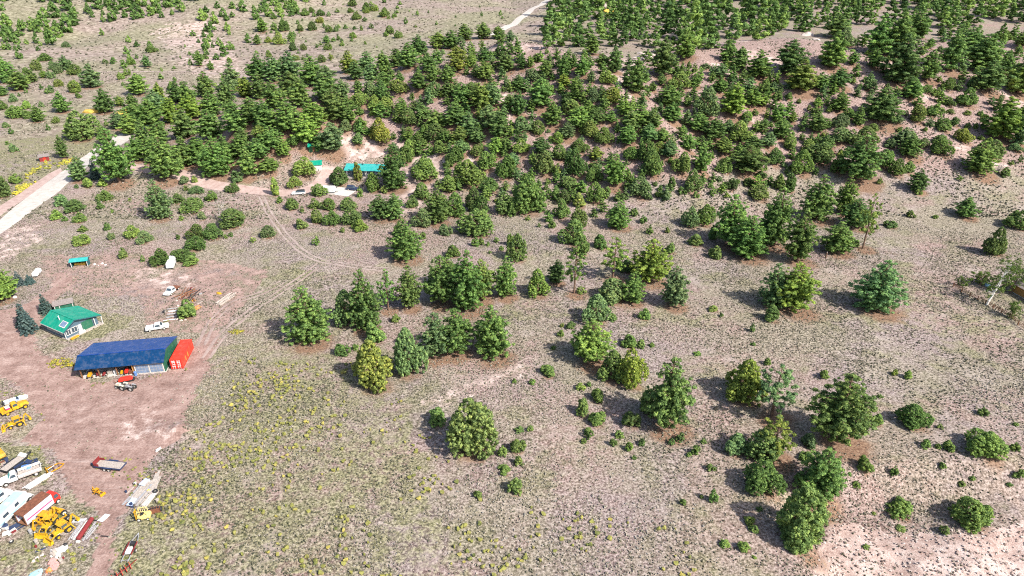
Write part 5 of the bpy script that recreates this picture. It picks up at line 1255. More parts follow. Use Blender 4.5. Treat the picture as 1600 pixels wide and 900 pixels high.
# ------------------------------------------------------------------ scrap and poles above the barn
poles((257, 493), (280, 490), 5, .17, "grey_metal", "pipe", "pipe", "weathered grey pipe in the stack left of the round bush", "stacked grey pipes", 7.5, 1, .05, 3, mats=["grey_metal", "pale_metal"])
poles((339, 478), (364, 459), 9, .13, "weathered_wood", "wooden_pole", "pole", "long weathered pole in the slanting pile on the grass", "poles piled on the grass", 2.6, 2, .1, 4)
poles((281, 470), (308, 452), 14, .1, "rusty_metal", "rusty_bar", "scrap bar", "rusty bar in the scrap heap behind the round bush", "rusty bars in the scrap heap", 4.5, 2, .5, 6, mats=["rusty_metal", "brown_wood", "black_metal"])
poles((300, 486), (314, 478), 6, .1, "gold_wood", "timber_offcut", "timber", "short orange timber offcut right of the round bush", "orange timber offcuts", 2.0, 2, .5, 7, mats=["gold_wood", "paint_orange"])
def lump(name, A, rad, h, mat, label, cat, group=None, seed=1, k=(1, 1)):
    """irregular heap, boulder or sheet thrown over something"""
    p = G(*A); rng = np.random.default_rng(seed); bm = bmesh.new(); bmesh.ops.create_icosphere(bm, subdivisions=2, radius=1)
    for v in bm.verts:
        f = 1 + rng.uniform(-.2, .18); v.co = Vector((v.co.x * rad * f * k[0], v.co.y * rad * f * k[1], max(-.15, v.co.z) * h * f))
    me = bpy.data.meshes.new(name); bm.to_mesh(me); bm.free()
    o = link(name, me, mat, label=label, cat=cat, group=group); o.location = (p.x, p.y, float(mesh_z(p.x, p.y)) - .02); o.rotation_euler = (0, 0, rng.uniform(0, 3)); return o
def bush(A, r, h, label, seed, mat="wildflowers"):
    """low spreading bush: sprays of small leaves"""
    p = G(*A); rng = np.random.default_rng(seed); n = int(26 * r)
    a = rng.uniform(0, 6.28, n); q = r * rng.uniform(0, 1, n) ** .6
    cen = np.stack([np.cos(a) * q * 1.3, np.sin(a) * q * .8, h * (.25 + .5 * rng.uniform(0, 1, n) * (1 - q / r * .6))], 1)
    V, F, v = puffs(rng, cen, rng.uniform(.18, .36, n), 36, .13)
    o = link("low_bush", np_mesh("low_bush", V, F, np.clip(v * .75, 0, 1)), mat, label=label, cat="bush"); o.location = (p.x, p.y, p.z - .05)
lump("yellow_tarp", (342, 458.5), .75, .35, "paint_yellow", "small yellow tarp lying on the grass above the pole pile", "tarp", k=(1.4, .7), seed=2)
lump("yellow_tarp", (302, 470), .5, .6, "paint_yellow", "small yellow cover among the rusty scrap behind the bush", "tarp", seed=3)
bush((97, 569), 2.6, .9, "low yellow-brown bush on the dirt left of the blue barn", 4)
bush((369, 519), 1.4, .5, "low orange shrub beside the dirt road right of the container", 5)
for i, (x, y, r) in enumerate([(278, 478, .35), (276, 470, .3), (281, 465, .4), (283, 501, .45), (277, 499, .3), (290, 500, .3)]):
    lump("pale_rock", (x, y), r, r, "rock", ["pale rock lying left of the round bush", "small pale rock above the grey pipe stack", "pale rock at the lower end of the rusty heap", "pale rock below the grey pipe stack", "small rock under the lowest grey pipe", "small rock in front of the round bush"][i], "rock", "rocks around the pipe stack", 10 + i)

# small turquoise shelter and the white trailers
shed((112, 418.5), (138, 416), "open shelter with turquoise roof and yellow hay inside", 2.4, 1.9, 2.35, "paint_teal", "roof_turquoise", name="shelter", open_front=True, posts=(.02, .98), ridge_y=1.0, cat="shelter")
_p, _y, _l = pose((113, 416), (137, 414))
for i in range(4):
    t = box("hay_bale", "hay", None, -1.5 + i * .78, -.8 + i * .78, .1, .8, 0, .75, bevel=.08, label="yellow hay bale under the turquoise shelter roof", cat="hay bale", group="bales in the shelter"); t.location = _p; t.rotation_euler = (0, 0, _y)
for i, (x, y, r) in enumerate([(148, 413.5, .45), (160, 412, .5), (165, 414, .4), (153, 415, .3)]):
    lump("white_rock", (x, y), r, r * .8, "white_plastic" if i % 2 == 0 else "rock", ["white stone nearest the turquoise shelter", "white stone at the end of the row by the shelter", "pale stone at the far end of the row by the shelter", "small pale stone in the row right of the shelter"][i], "stone", "stones beside the shelter", 30 + i)
def box_trailer(A, B, W, H, label, name="enclosed_trailer", body="paint_white", rise=.5):
    p, yaw, L = pose(A, B); t = thing(name, p, yaw, label, "trailer"); h = L / 2
    MB().prism([(-h, rise), (h, rise), (h + .25, rise + .5), (h, rise + H), (-h, rise + H)], -W / 2, W / 2, [0, 0, .15, .1, .1]).build("body", body, t, bevel=.12)
    box("chassis", "black_metal", t, -h + .1, h, -W / 2 + .2, W / 2 - .2, rise - .15, rise - .003)
    MB().bar((h, 0, rise - .1), (h + 1.0, 0, rise - .1), .12, .1).build("drawbar", "black_metal", t)
    d = box("door", "pale_metal", t, -.3, .4, -W / 2 - .035, -W / 2 - .005, rise + .1, rise + H * .8); box("door_handle", "black_metal", d, .25, .32, -W / 2 - .06, -W / 2 - .035, rise + .8, rise + .9)
    for s in (-1, 1): wheel(t, -h * .15, s * (W / 2 - .05), .34, .2)
    return t
box_trailer((266, 421), (272.5, 406), 2.1, 1.5, "white enclosed trailer standing between two dark pinyons", rise=.35)
box_trailer((55, 434), (62, 425.5), 1.5, 1.1, "small white trailer at the end of the row of spruces", rise=.35)
lump("rounded_tank", (23, 465), .5, .5, "white_plastic", "small white rounded tank beside the pine at the picture's edge", "tank", seed=41)
# ------------------------------------------------------------------ the machinery yard
def old_truck():
    p, yaw, L = pose((3, 650), (45, 633)); t = thing("flatbed_truck", p, yaw, "old yellow flatbed truck with a round nose at the top of the machinery yard", "truck"); h = L / 2
    MB().prism([(h - 1.7, .6), (h, .6), (h + .1, .95), (h - .2, 1.3), (h - 1.7, 1.45)], -.8, .8, [0, 0, .15, .2, .05]).build("hood", "paint_yellow", t, bevel=.08)
    MB().prism([(h - 2.9, .6), (h - 1.65, .6), (h - 1.6, 1.4), (h - 1.9, 2.0), (h - 2.8, 2.0)], -.82, .82, [0, 0, 0, .15, .15]).build("cab", "paint_yellow", t, bevel=.05)
    MB().slab([(h - 1.6, -.6, 1.45), (h - 1.6, .6, 1.45), (h - 1.84, .55, 1.95), (h - 1.84, -.55, 1.95)], .03).build("windscreen", "glass", t)
    for s in (-1, 1): MB().slab([(h - 2.7, s * .79, 1.4), (h - 1.8, s * .79, 1.4), (h - 1.95, s * .7, 1.9), (h - 2.65, s * .7, 1.9)], .03).build("side_window", "glass", t)
    for i in range(6): box("deck_plank", "paint_gold", t, -h, h - 3.0, -.95 + i * .32, -.66 + i * .32, .85, .95)
    MB().box(-h, h - 3.0, -1.02, -.96, .8, 1.35).box(-h, h - 3, .96, 1.02, .8, 1.35).build("side_board", "paint_yellow", t); box("chassis", "black_metal", t, -h + .1, h - .2, -.45, .45, .5, .7)
    for x in (h - .75, -h + .9):
        for s in (-1, 1): wheel(t, x, s * .85, .46, .28, "paint_yellow")
    b = thing("red_chest", p + Vector((0, 0, .96)), yaw, "magenta and white chest on the deck of the old yellow truck", "chest"); box("body", "paint_magenta", b, h - 3.9, h - 3.2, -.6, .3, 0, .6); box("lid", "paint_white", b, h - 3.95, h - 3.15, -.65, .35, .6, .68)
old_truck()
def boat(A, B, label, hull, deck, W=1.6, name="boat"):
    p, yaw, L = pose(A, B); t = thing(name, p, yaw, label, "boat"); h = L / 2
    ring = [(-h, -W / 2), (h * .35, -W / 2), (h * .8, -W * .28), (h, 0), (h * .8, W * .28), (h * .35, W / 2), (-h, W / 2)]
    n = len(ring); m = MB(); m.add([(x * .92, y * .7, .15) for x, y in ring] + [(x, y, .85) for x, y in ring], [tuple(range(n - 1, -1, -1))] + [(i, (i + 1) % n, (i + 1) % n + n, i + n) for i in range(n)])
    m.build("hull", hull, t); m = MB(); m.add([(x * .93, y * .88, .72) for x, y in ring], [tuple(range(n))]); m.build("deck", deck, t)
    MB().slab([(h * .2, -W * .35, .8), (h * .2, W * .35, .8), (h * .05, W * .33, 1.15), (h * .05, -W * .33, 1.15)], .03).build("windscreen", "glass", t)
    box("seat", "trim_white", t, -h * .5, -h * .2, -W * .35, W * .35, .73, 1.0); box("outboard_motor", "black_metal", t, -h - .3, -h, -.18, .18, .4, 1.2, bevel=.04)
    return t
boat((8, 634), (46, 622), "white covered boat lying behind the old yellow truck", "white_plastic", "pale_tarp")
backhoe((56, 655), (-6, 676), "yellow backhoe with a pale roof just below the old yellow truck", "cab", "paint_yellow", .80)
box_trailer((-6, 706), (6, 719), 1.4, 1.0, "yellow enclosed trailer cut by the picture's edge", body="paint_yellow", name="cargo_trailer")

flatbed((7, 740), (40, 716), "grey-decked flatbed trailer with a white ramp, topmost in the yard row", w=1.7, hd=.8)
flatbed((26, 741), (49, 726), "dark low trailer wedged between the white-ramped flatbed and the stake truck", deck="black_metal", frame="paint_navy", front="paint_navy", w=1.5, hd=.7, name="low_trailer")
def stake_truck():
    p, yaw, L = pose((62, 737), (7, 757)); L = 6.4; t = thing("stake_truck", p, yaw, "white stake-sided truck with pale green windscreen and blue load", "truck"); h = L / 2
    MB().prism([(h - 1.5, .5), (h, .5), (h + .05, .9), (h - .15, 1.2), (h - 1.5, 1.3)], -.85, .85, [0, 0, .1, .15, .05]).build("hood", "paint_white", t, bevel=.06)
    MB().prism([(h - 2.7, .5), (h - 1.45, .5), (h - 1.4, 1.3), (h - 1.85, 1.95), (h - 2.6, 1.95)], -.88, .88, [0, 0, 0, .18, .18]).build("cab", "paint_white", t, bevel=.06)
    MB().slab([(h - 1.4, -.65, 1.34), (h - 1.4, .65, 1.34), (h - 1.8, .58, 1.9), (h - 1.8, -.58, 1.9)], .03).build("windscreen", "roof_turquoise", t)
    for s in (-1, 1): MB().slab([(h - 2.55, s * .85, 1.32), (h - 1.6, s * .85, 1.32), (h - 1.9, s * .74, 1.86), (h - 2.5, s * .74, 1.86)], .03).build("side_window", "glass", t)
    box("deck", "weathered_wood", t, -h, h - 2.8, -1.0, 1.0, .75, .88); box("chassis", "black_metal", t, -h + .2, h - .2, -.45, .45, .45, .7)
    for s in (-1, 1):
        for z in (1.0, 1.2, 1.42): box("stake_rail", "trim_white", t, -h, h - 2.85, s * 1.0 - .03, s * 1.0 + .03, z, z + .12)
        for i in range(5): x = -h + .05 + i * (L - 3.0) / 4; box("stake_post", "trim_white", t, x, x + .08, s * .95 - .03, s * .95 + .015, .88, 1.6)
    for z in (1.0, 1.22, 1.42): box("stake_rail", "trim_white", t, -h - .03, -h + .03, -.94, .94, z, z + .12)
    for x in (h - .8, -h + 1.0):
        for s in (-1, 1): wheel(t, x, s * .85, .42, .28)
    b = lump("blue_tarp", (44, 736), .75, .5, "blue_tarp", "blue tarp over the load of the white stake truck", "tarp", seed=51, k=(1.3, .8)); b.location.z += .9
stake_truck()
poles((40, 765), (80, 740), 7, .14, "pale_metal", "white_pipe", "pipe", "long white pipe lying beside the stake truck", "white pipes beside the stake truck", 1.6, 2, .02, 9, mats=["trim_white", "pale_metal"])
def scoop(A, B, label):
    p, yaw, L = pose(A, B); t = thing("dirt_scraper", p, yaw, label, "scraper")
    for s in (-1, 1): MB().bar((-1.2, s * .8, .35), (1.0, s * .7, .5), .12, .16).bar((1.0, s * .7, .5), (1.7, 0, .4), .1, .12).build("side_arm", "paint_gold", t)
    MB().slab([(-1.3, -1.0, .05), (-1.3, 1.0, .05), (-1.1, 1.0, .75), (-1.1, -1.0, .75)], .08).build("blade", "paint_gold", t); MB().bar((0, -.75, .5), (0, .75, .5), .12, .12).bar((.9, -.7, .55), (.9, .7, .55), .1, .1).build("crossbar", "rusty_metal", t)
    MB().tube((-.9, 0, .6), (.2, 0, .9), .06).build("hydraulic_ram", "pale_metal", t)
    return t
scoop((76, 738), (94, 730), "rusty yellow drag scraper on the grass at the end of the white pipes")
def motorhome(A, B, label, W=2.2, H=2.3, L=None, stripe="paint_sky"):
    p, yaw, l = pose(A, B); L = L or l; t = thing("motorhome", p, yaw, label, "motorhome"); h = L / 2
    MB().prism([(-h, .5), (h - .9, .5), (h - .6, 1.5), (h, 2.0), (h - .1, .5 + H), (-h, .5 + H)], -W / 2, W / 2, [0, 0, 0, .05, .12, .08]).build("body", "paint_white", t, bevel=.1)
    MB().box(-h + .25, h - .5, -W / 2 + .3, W / 2 - .3, .5 + H + .002, .56 + H).build("roof_panel", "paint_sky", t, bevel=.02)
    for x in (-h * .45, h * .25): box("roof_vent", "trim_white", t, x, x + .55, -.3, .3, .56 + H, .74 + H, tx=.06, ty=.06)
    for s in (-1, 1):
        for x, w in ((-h * .75, .9), (-h * .2, 1.1), (h * .35, .8)): box("window", "glass", t, x, x + w, s * (W / 2 + .0) - .025, s * (W / 2) + .025, 1.6, 2.15)
        box("stripe", stripe, t, -h + .1, h - 1.0, s * W / 2 - .015, s * W / 2 + .015, .95, 1.25)
    MB().prism([(h - .95, .5), (h + .8, .5), (h + .85, .95), (h + .5, 1.15), (h - .6, 1.4)], -.9, .9, [0, 0, .1, .1, .0]).build("hood", "paint_white", t, bevel=.06)
    MB().slab([(h - .58, -.8, 1.45), (h - .58, .8, 1.45), (h - .1, .8, 1.95), (h - .1, -.8, 1.95)], -.03).build("windscreen", "glass", t)
    box("bumper", "pale_metal", t, h + .8, h + .95, -.95, .95, .45, .65)
    for x in (h - .1, -h * .5):
        for s in (-1, 1): wheel(t, x, s * (W / 2 - .12), .4, .26)
    return t
motorhome((-26, 848), (40, 782), "white motorhome with pale blue roof, largest vehicle at the picture's edge", 2.3, 1.9)
motorhome((-30, 805), (12, 776), "second white camper partly hidden behind the blue-roofed motorhome", 2.0, 1.5)
def box_truck():
    p, yaw, L = pose((37, 823), (80, 789)); L = 5.2; t = thing("box_truck", p, yaw + .02, "box truck with rusty roof, silver red-striped side and red cab", "truck"); h = L / 2; W = 2.1; z0, z1 = .75, 2.75
    box("roof_panel", "rusty_metal", t, -h, h, -W / 2, W / 2, z1, z1 + .07); box("floor", "brown_wood", t, -h, h, -W / 2, W / 2, z0 - .1, z0)
    for s in (-1, 1): o = box("side_panel", "paint_silver", t, -h + .1, h, s * W / 2 - .03, s * W / 2 + .03, z0 + .002, z1 - .002); box("stripe", "paint_magenta", o, -h + .3, h - .2, s * W / 2 - .045, s * W / 2 + .045, z0 + .75, z0 + .95)
    box("front_panel", "paint_silver", t, h - .06, h, -W / 2 + .04, W / 2 - .04, z0 + .002, z1 - .002)
    MB().box(-h, -h + .1, -W / 2 - .02, -W / 2 + .12, z0, z1).box(-h, -h + .1, W / 2 - .12, W / 2 + .02, z0, z1).box(-h - .02, -h + .1, -W / 2 + .12, W / 2 - .12, z1 - .14, z1 - .01).box(-h - .02, -h + .1, -W / 2 + .12, W / 2 - .12, z0 - .12, z0 + .03).build("rear_frame", "brown_wood", t)
    MB().prism([(h + .1, .5), (h + 1.35, .5), (h + 1.4, 1.2), (h + 1.1, 2.1), (h + .1, 2.15)], -.95, .95, [0, 0, .03, .12, .1]).build("cab", "paint_red", t, bevel=.06)
    MB().slab([(h + 1.39, -.75, 1.3), (h + 1.39, .75, 1.3), (h + 1.14, .7, 2.0), (h + 1.14, -.7, 2.0)], .03).build("windscreen", "glass", t)
    for s in (-1, 1): MB().slab([(h + .35, s * .945, 1.3), (h + 1.15, s * .945, 1.3), (h + 1.0, s * .87, 1.95), (h + .35, s * .87, 1.95)], .02).build("side_window", "glass", t); box("headlight", "white_plastic", t, h + 1.38, h + 1.43, s * .7 - .13, s * .7 + .13, .75, .98)
    box("chassis", "black_metal", t, -h + .2, h + 1.2, -.45, .45, .45, .62)
    for x in (h + .7, -h + 1.2):
        for s in (-1, 1): wheel(t, x, s * .85, .42, .28)
box_truck()
# three old diggers parked together
backhoe((50, 836), (100, 790), "rusty gold loader with its wide bucket beside the red truck cab", "canopy", "paint_gold", .82, boom=True)
backhoe((96, 802), (60, 846), "yellow backhoe under a flat yellow canopy, middle of the three diggers", "canopy", "paint_yellow", .84)
backhoe((119, 818), (76, 849), "bright yellow backhoe with closed cab, nearest the pipe bundle", "cab", "paint_yellow", .86)
def axle(A, label):
    p = G(*A); t = thing("wheel_axle", (p.x, p.y, float(mesh_z(p.x, p.y))), .9, label, "axle")
    MB().bar((-.1, -.9, .5), (-.1, .9, .5), .16, .16).bar((-.1, 0, .5), (-1.5, 0, .4), .14, .14).build("beam", "paint_gold", t)
    for s in (-1, 1): wheel(t, -.1, s * .9, .5, .3, "paint_cream")
axle((106, 808), "gold axle with one big black tyre beside the loader bucket")
poles((112, 845), (133, 815), 7, .12, "pale_metal", "grey_pipe", "pipe", "pale grey pipe in the bundle right of the diggers", "pipe bundle beside the diggers", 1.3, 2, .05, 12, mats=["trim_white", "pale_metal", "grey_metal"])
poles((132, 845), (152, 818), 6, .08, "grey_metal", "thin_rod", "rod", "thin grey rod lying right of the dark red tank", "thin rods right of the red tank", 1.0, 2, .12, 13)
def tank(A, B, r, mat, label):
    p, yaw, L = pose(A, B); t = thing("long_tank", p, yaw, label, "tank"); h = L / 2
    MB().tube((-h, 0, r + .15), (h, 0, r + .15), r, r, 18).tube((-h - .12, 0, r + .15), (-h, 0, r + .15), r * .6, r, 18).tube((h, 0, r + .15), (h + .12, 0, r + .15), r, r * .6, 18).build("shell", mat, t)
    for x in (-h * .6, h * .6): MB().prism([(x - .1, 0), (x + .1, 0), (x + .1, .3), (x - .1, .3)], -r * .9, r * .9).build("saddle", "black_metal", t)
    box("end_plate", "trim_white", t, -h - .45, -h - .15, -.3, .3, .0, .3)
tank((124, 845), (145, 814), .38, "paint_maroon", "dark red cylindrical tank lying in the pipe bundle")
for i, (x, y, r, mt, lab) in enumerate([(95, 858, .6, "white_plastic", "largest white sack on the ground below the diggers"), (82, 868, .35, "white_plastic", "small white sack left of the sack heap"), (91, 869, .5, "white_plastic", "low white sack at the foot of the sack heap"),
                                        (102, 851, .4, "black_metal", "black bag beside the white sacks below the diggers"), (58, 872, .35, "rock", "pale rubble lump left of the pink sheets"), (66, 867, .3, "rock", "small pale rubble lump below the diggers"), (52, 877, .3, "rock", "pale rubble lump nearest the blue tarp")]):
    lump("sack" if i < 4 else "rubble_lump", (x, y), r, r * .8, mt, lab, "sack" if i < 4 else "rubble", None, 60 + i)
for i, (A, B) in enumerate([((80, 890), (90, 874)), ((84, 892), (91, 880)), ((79, 884), (86, 874))]):
    p, yaw, L = pose(A, B); o = MB().slab([(-L / 2, -.45, .08 + .05 * i), (L / 2, -.4, .12 + .05 * i), (L / 2, .45, .25 + .05 * i), (-L / 2, .4, .16 + .05 * i)], .04).build("pink_sheet", "pink_sheet", None, label=["faded pink metal sheet below the white sacks", "upper faded pink sheet in the small sheet stack", "faded pink sheet left in the small sheet stack"][i], cat="metal sheet"); o.location = p; o.rotation_euler = (0, 0, yaw)
lump("orange_buoy", (77, 892), .45, .6, "paint_orange", "bright orange rounded drum below the pink sheets", "drum", seed=71)
lump("blue_cover", (51, 904), 1.2, .5, "paint_sky", "pale blue cover cut by the bottom of the picture", "cover", seed=72, k=(1.4, .8))
boat((-4, 822), (15, 828), "small dark blue and white boat left of the box truck", "paint_white", "paint_navy", 1.2, "rowing_boat")
for i, (A, B, lab) in enumerate([((12, 836), (26, 828), "white panel lying flat left of the box truck's open end"), ((4, 836), (14, 833), "pale panel under the dark blue boat")]):
    p, yaw, L = pose(A, B); o = MB().slab([(-L / 2, -.5, .1), (L / 2, -.5, .15), (L / 2, .5, .25), (-L / 2, .5, .12)], .05).build("white_sheet", "trim_white", None, label=lab, cat="panel"); o.location = p; o.rotation_euler = (0, 0, yaw)

# ------------------------------------------------------------------ loose things right of the yard
flatbed((194, 733), (153, 728), "wood-decked trailer with maroon front rack and dark blue tail on the dirt", front=None, gate="paint_maroon", w=1.7, hd=.75, frame="paint_navy")
backhoe((146, 768), (162, 774), "small gold yellow digger wreck standing alone in the dirt", "none", "paint_gold", .42, boom=True)
poles((203, 790), (238, 752), 16, .1, "weathered_wood", "board", "board", "weathered board in the long lumber pile beside the yard", "boards in the long lumber pile", 3.0, 3, .05, 21, True, ["weathered_wood", "grey_metal", "pale_metal", "weathered_wood"])
poles((236, 775), (250, 739), 6, .13, "brown_wood", "brown_beam", "beam", "brown beam at the far end of the lumber pile", "brown beams in the lumber pile", 1.3, 2, .06, 22, True, ["brown_wood", "weathered_wood"])
poles((222, 793), (244, 768), 9, .11, "weathered_wood", "fence_rail", "rail", "grey rail in the near stack of the lumber pile", "grey rails in the lumber pile", 1.7, 2, .04, 23, False, ["weathered_wood", "trim_white"])
for A, B, mt, lab, sd in [((203, 794), (212, 782), "pale_tarp", "pale blue plastic sheet at the lower end of the lumber pile", 1), ((222, 762), (232, 752), "pale_tarp", "pale blue sheet lying across the lumber pile", 2)]:
    p, yaw, L = pose(A, B); o = MB().slab([(-L / 2, -.5, .55), (L / 2, -.45, .5), (L / 2, .5, .6), (-L / 2, .5, .7)], .03).build("plastic_sheet", mt, None, label=lab, cat="sheet"); o.location = p; o.rotation_euler = (0, 0, yaw)
def tyre(A, label, r=.42, lift=.5):
    p = G(*A); t = thing("loose_tyre", (p.x, p.y, float(mesh_z(p.x, p.y)) + lift), .3, label, "tyre")
    n = 18; m = MB()
    for k in range(n):
        a0, a1 = 6.283 * k / n, 6.283 * (k + 1) / n
        for (ra, za), (rb, zb) in [((r, 0), (r, .24)), ((r, .24), (r * .55, .24)), ((r * .55, .24), (r * .55, 0)), ((r * .55, 0), (r, 0))]:
            m.quad((math.cos(a0) * ra, math.sin(a0) * ra, za), (math.cos(a1) * ra, math.sin(a1) * ra, za), (math.cos(a1) * rb, math.sin(a1) * rb, zb), (math.cos(a0) * rb, math.sin(a0) * rb, zb))
    m.build("tread", "tyre", t)
tyre((244, 771), "black tyre lying on top of the lumber pile")
lump("yellow_block", (233, 768), .5, .6, "paint_yellow", "small yellow engine block in the lumber pile", "engine", seed=81)
def forklift():
    p, yaw, L = pose((236, 808), (211, 812)); t = thing("forklift", p, yaw, "pale yellow forklift with its forks on the ground below the lumber pile", "forklift"); s_ = .95; t.scale = (s_,) * 3
    MB().prism([(-1.4, .3), (.7, .3), (.7, .75), (.2, .8), (-.1, 1.05), (-1.3, 1.15), (-1.45, .8)], -.62, .62, [0, 0, 0, 0, .05, .1, .05]).build("body", "paint_lemon", t, bevel=.06)
    box("seat", "black_metal", t, -.3, .2, -.3, .3, .95, 1.15, bevel=.03); box("seat_back", "black_metal", t, -.38, -.26, -.3, .3, 1.16, 1.6)
    for x in (-1.0, .55):
        for y in (-.55, .55): MB().bar((x, y, .8), (x * .85, y * .95, 2.05), .07, .07).build("guard_post", "paint_lemon", t)
    m = MB().bar((-.9, -.55, 2.08), (.5, -.55, 2.08), .08, .08).bar((-.9, .55, 2.08), (.5, .55, 2.08), .08, .08)
    for x in (-.8, -.45, -.1, .25, .45): m.bar((x, -.52, 2.08), (x, .52, 2.08), .06, .06)
    m.build("overhead_guard", "paint_lemon", t)
    for y in (-.32, .32): box("mast_rail", "paint_yellow", t, .85, 1.0, y - .06, y + .06, .1, 2.2)
    box("mast_crossbar", "paint_yellow", t, .86, .98, -.26, .26, 1.9, 2.05); box("carriage", "black_metal", t, 1.0, 1.08, -.5, .5, .2, .75)
    for y in (-.3, .3): box("fork", "black_metal", t, 1.08, 2.2, y - .07, y + .07, .08, .14)
    for x, r in ((.45, .36), (-1.0, .28)):
        for s in (-1, 1): wheel(t, x, s * .62, r, .2, "paint_white")
forklift()
def engine():
    p = G(243, 800); t = thing("engine_block", (p.x, p.y, float(mesh_z(p.x, p.y))), .3, "dark brown engine block right of the pale yellow forklift", "engine"); box("body", "rusty_metal", t, -.9, .9, -.5, .5, .1, .8, tx=.1, bevel=.05)
    for i in range(4): MB().tube((-.6 + i * .4, 0, .8), (-.6 + i * .4, 0, 1.05), .13).build("cylinder_head", "black_metal", t)
    MB().tube((.9, 0, .5), (1.15, 0, .5), .4, .4, 14).build("flywheel", "black_metal", t)
engine()
def long_trailer():
    p, yaw, L = pose((196, 882), (218, 836)); t = thing("boat_trailer", p, yaw, "narrow long trailer with a white tank near the bottom of the picture", "trailer"); h = L / 2
    m = MB()
    for s in (-1, 1): m.bar((-h, s * .5, .55), (h * .35, s * .55, .55), .1, .14); m.bar((h * .35, s * .55, .55), (h, 0, .5), .1, .14)
    for x in (-h * .9, -h * .3, h * .3): m.bar((x, -.5, .56), (x, .5, .56), .08, .1)
    m.build("frame", "grey_metal", t)
    for s in (-1, 1): MB().bar((-h * .6, s * .62, .8), (h * .3, s * .62, .8), .06, .3).build("side_rail", "paint_maroon", t)
    for s in (-1, 1): wheel(t, -h * .2, s * .75, .34, .2)
    box("tank", "white_plastic", t, -h * .55, -h * .1, -.4, .4, .63, 1.05, bevel=.08); box("toolbox", "black_metal", t, h * .1, h * .35, -.35, .35, .63, .85)
long_trailer()
def hay_rake(A, B, label):
    p, yaw, L = pose(A, B); t = thing("hay_rake", p, yaw, label, "hay rake")
    MB().bar((-1.6, 0, .7), (1.6, 0, .7), .12, .12).bar((1.6, 0, .7), (2.6, .3, .5), .1, .1).build("beam", "paint_maroon", t)
    for i in range(5):
        x = -1.5 + i * .7; m = MB()
        for k in range(16):
            a0, a1 = 6.283 * k / 16, 6.283 * (k + 1) / 16
            m.bar((x + math.cos(a0) * .2, math.cos(a0) * .6, .65 + math.sin(a0) * .6), (x + math.cos(a1) * .2, math.cos(a1) * .6, .65 + math.sin(a1) * .6), .05, .05)
            m.bar((x, 0, .65), (x + math.cos(a0) * .2, math.cos(a0) * .62, .65 + math.sin(a0) * .62), .04, .04)
        m.build("rake_wheel", "paint_red", t)
hay_rake((183, 905), (202, 890), "bright red hay rake at the very bottom of the picture")
poles((243, 706), (252, 700), 2, .14, "pale_metal", "white_post", "post", "short white post lying on the dirt above the trailer", "short posts on the dirt", .8, 1, .1, 25, mats=["trim_white"])

# small scrap lying about between the machines
def scrap():
    rr = random.Random(31); where = [((4, 760), (95, 720), "between the yard trailers"), ((8, 812), (60, 850), "left of the diggers"), ((100, 800), (165, 850), "around the pipe bundle"), ((195, 745), (262, 800), "in the lumber pile"), ((40, 850), (110, 885), "below the diggers"), ((255, 450), (318, 498), "around the scrap heap")]
    for (x0, y0), (x1, y1), ph in where:
        for k in range(7):
            p = G(rr.uniform(x0, x1), rr.uniform(min(y0, y1), max(y0, y1))); kind = rr.choice(["drum", "sheet", "beam", "crate", "tyre", "pail"]); a = rr.uniform(0, 6.28)
            loc = (p.x, p.y, p.z); mt = rr.choice(["rusty_metal", "grey_metal", "pale_metal", "paint_navy", "weathered_wood", "paint_maroon", "trim_white", "black_metal"])
            col = {"rusty_metal": "rusty", "grey_metal": "grey", "pale_metal": "pale grey", "paint_navy": "dark blue", "weathered_wood": "weathered", "paint_maroon": "dark red", "trim_white": "white", "black_metal": "black"}[mt]
            gr = "loose scrap " + ph
            if kind == "tyre":
                t = thing("discarded_tyre", loc, a, f"old black tyre lying flat {ph}", "tyre", gr); r = rr.uniform(.3, .42)
                MB().tube((0, 0, 0), (0, 0, .2), r, r * .96, 14).build("tread", "tyre", t, bevel=.04); MB().tube((0, 0, .12), (0, 0, .215), r * .5, r * .5, 10).build("rim", "rim", t)
            elif kind in ("drum", "pail"):
                h, r = (.85, .28) if kind == "drum" else (.4, .18); t = thing("scrap_" + kind, loc, a, f"{col} {'steel drum' if kind == 'drum' else 'pail'} standing {ph}", kind, gr)
                MB().tube((0, 0, 0), (0, 0, h), r, r, 12).build("barrel", mt, t); MB().tube((0, 0, h * .45), (0, 0, h * .5), r + .02, r + .02, 12).build("hoop", "black_metal", t)
            elif kind == "crate":
                t = thing("scrap_crate", loc, a, f"{col} slatted crate {ph}", "crate", gr); box("body", mt, t, -.35, .35, -.3, .3, .02, .5)
                for zz in (.06, .22, .38): box("slat", "weathered_wood", t, -.38, .38, -.34, -.31, zz, zz + .1); box("slat", "weathered_wood", t, -.38, .38, .31, .34, zz, zz + .1)
            elif kind == "beam":
                o = MB().box(-rr.uniform(.6, 1.5), rr.uniform(.6, 1.5), -.08, .08, .02, .16).build("scrap_beam", mt, None, label=f"short {col} beam lying {ph}", cat="beam", group=gr); o.location = loc; o.rotation_euler = (0, 0, a)
            else:
                w, l = rr.uniform(.4, .7), rr.uniform(.6, 1.2); o = MB().slab([(-l, -w, .05), (l * .2, -w, .12), (l * .2, w, .1), (-l, w, .05)], .02).slab([(l * .2, -w, .12), (l, -w, .3), (l, w, .2), (l * .2, w, .1)], .02).build("scrap_sheet", mt, None, label=f"bent {col} metal sheet lying {ph}", cat="metal sheet", group=gr); o.location = loc; o.rotation_euler = (0, 0, a)
scrap()

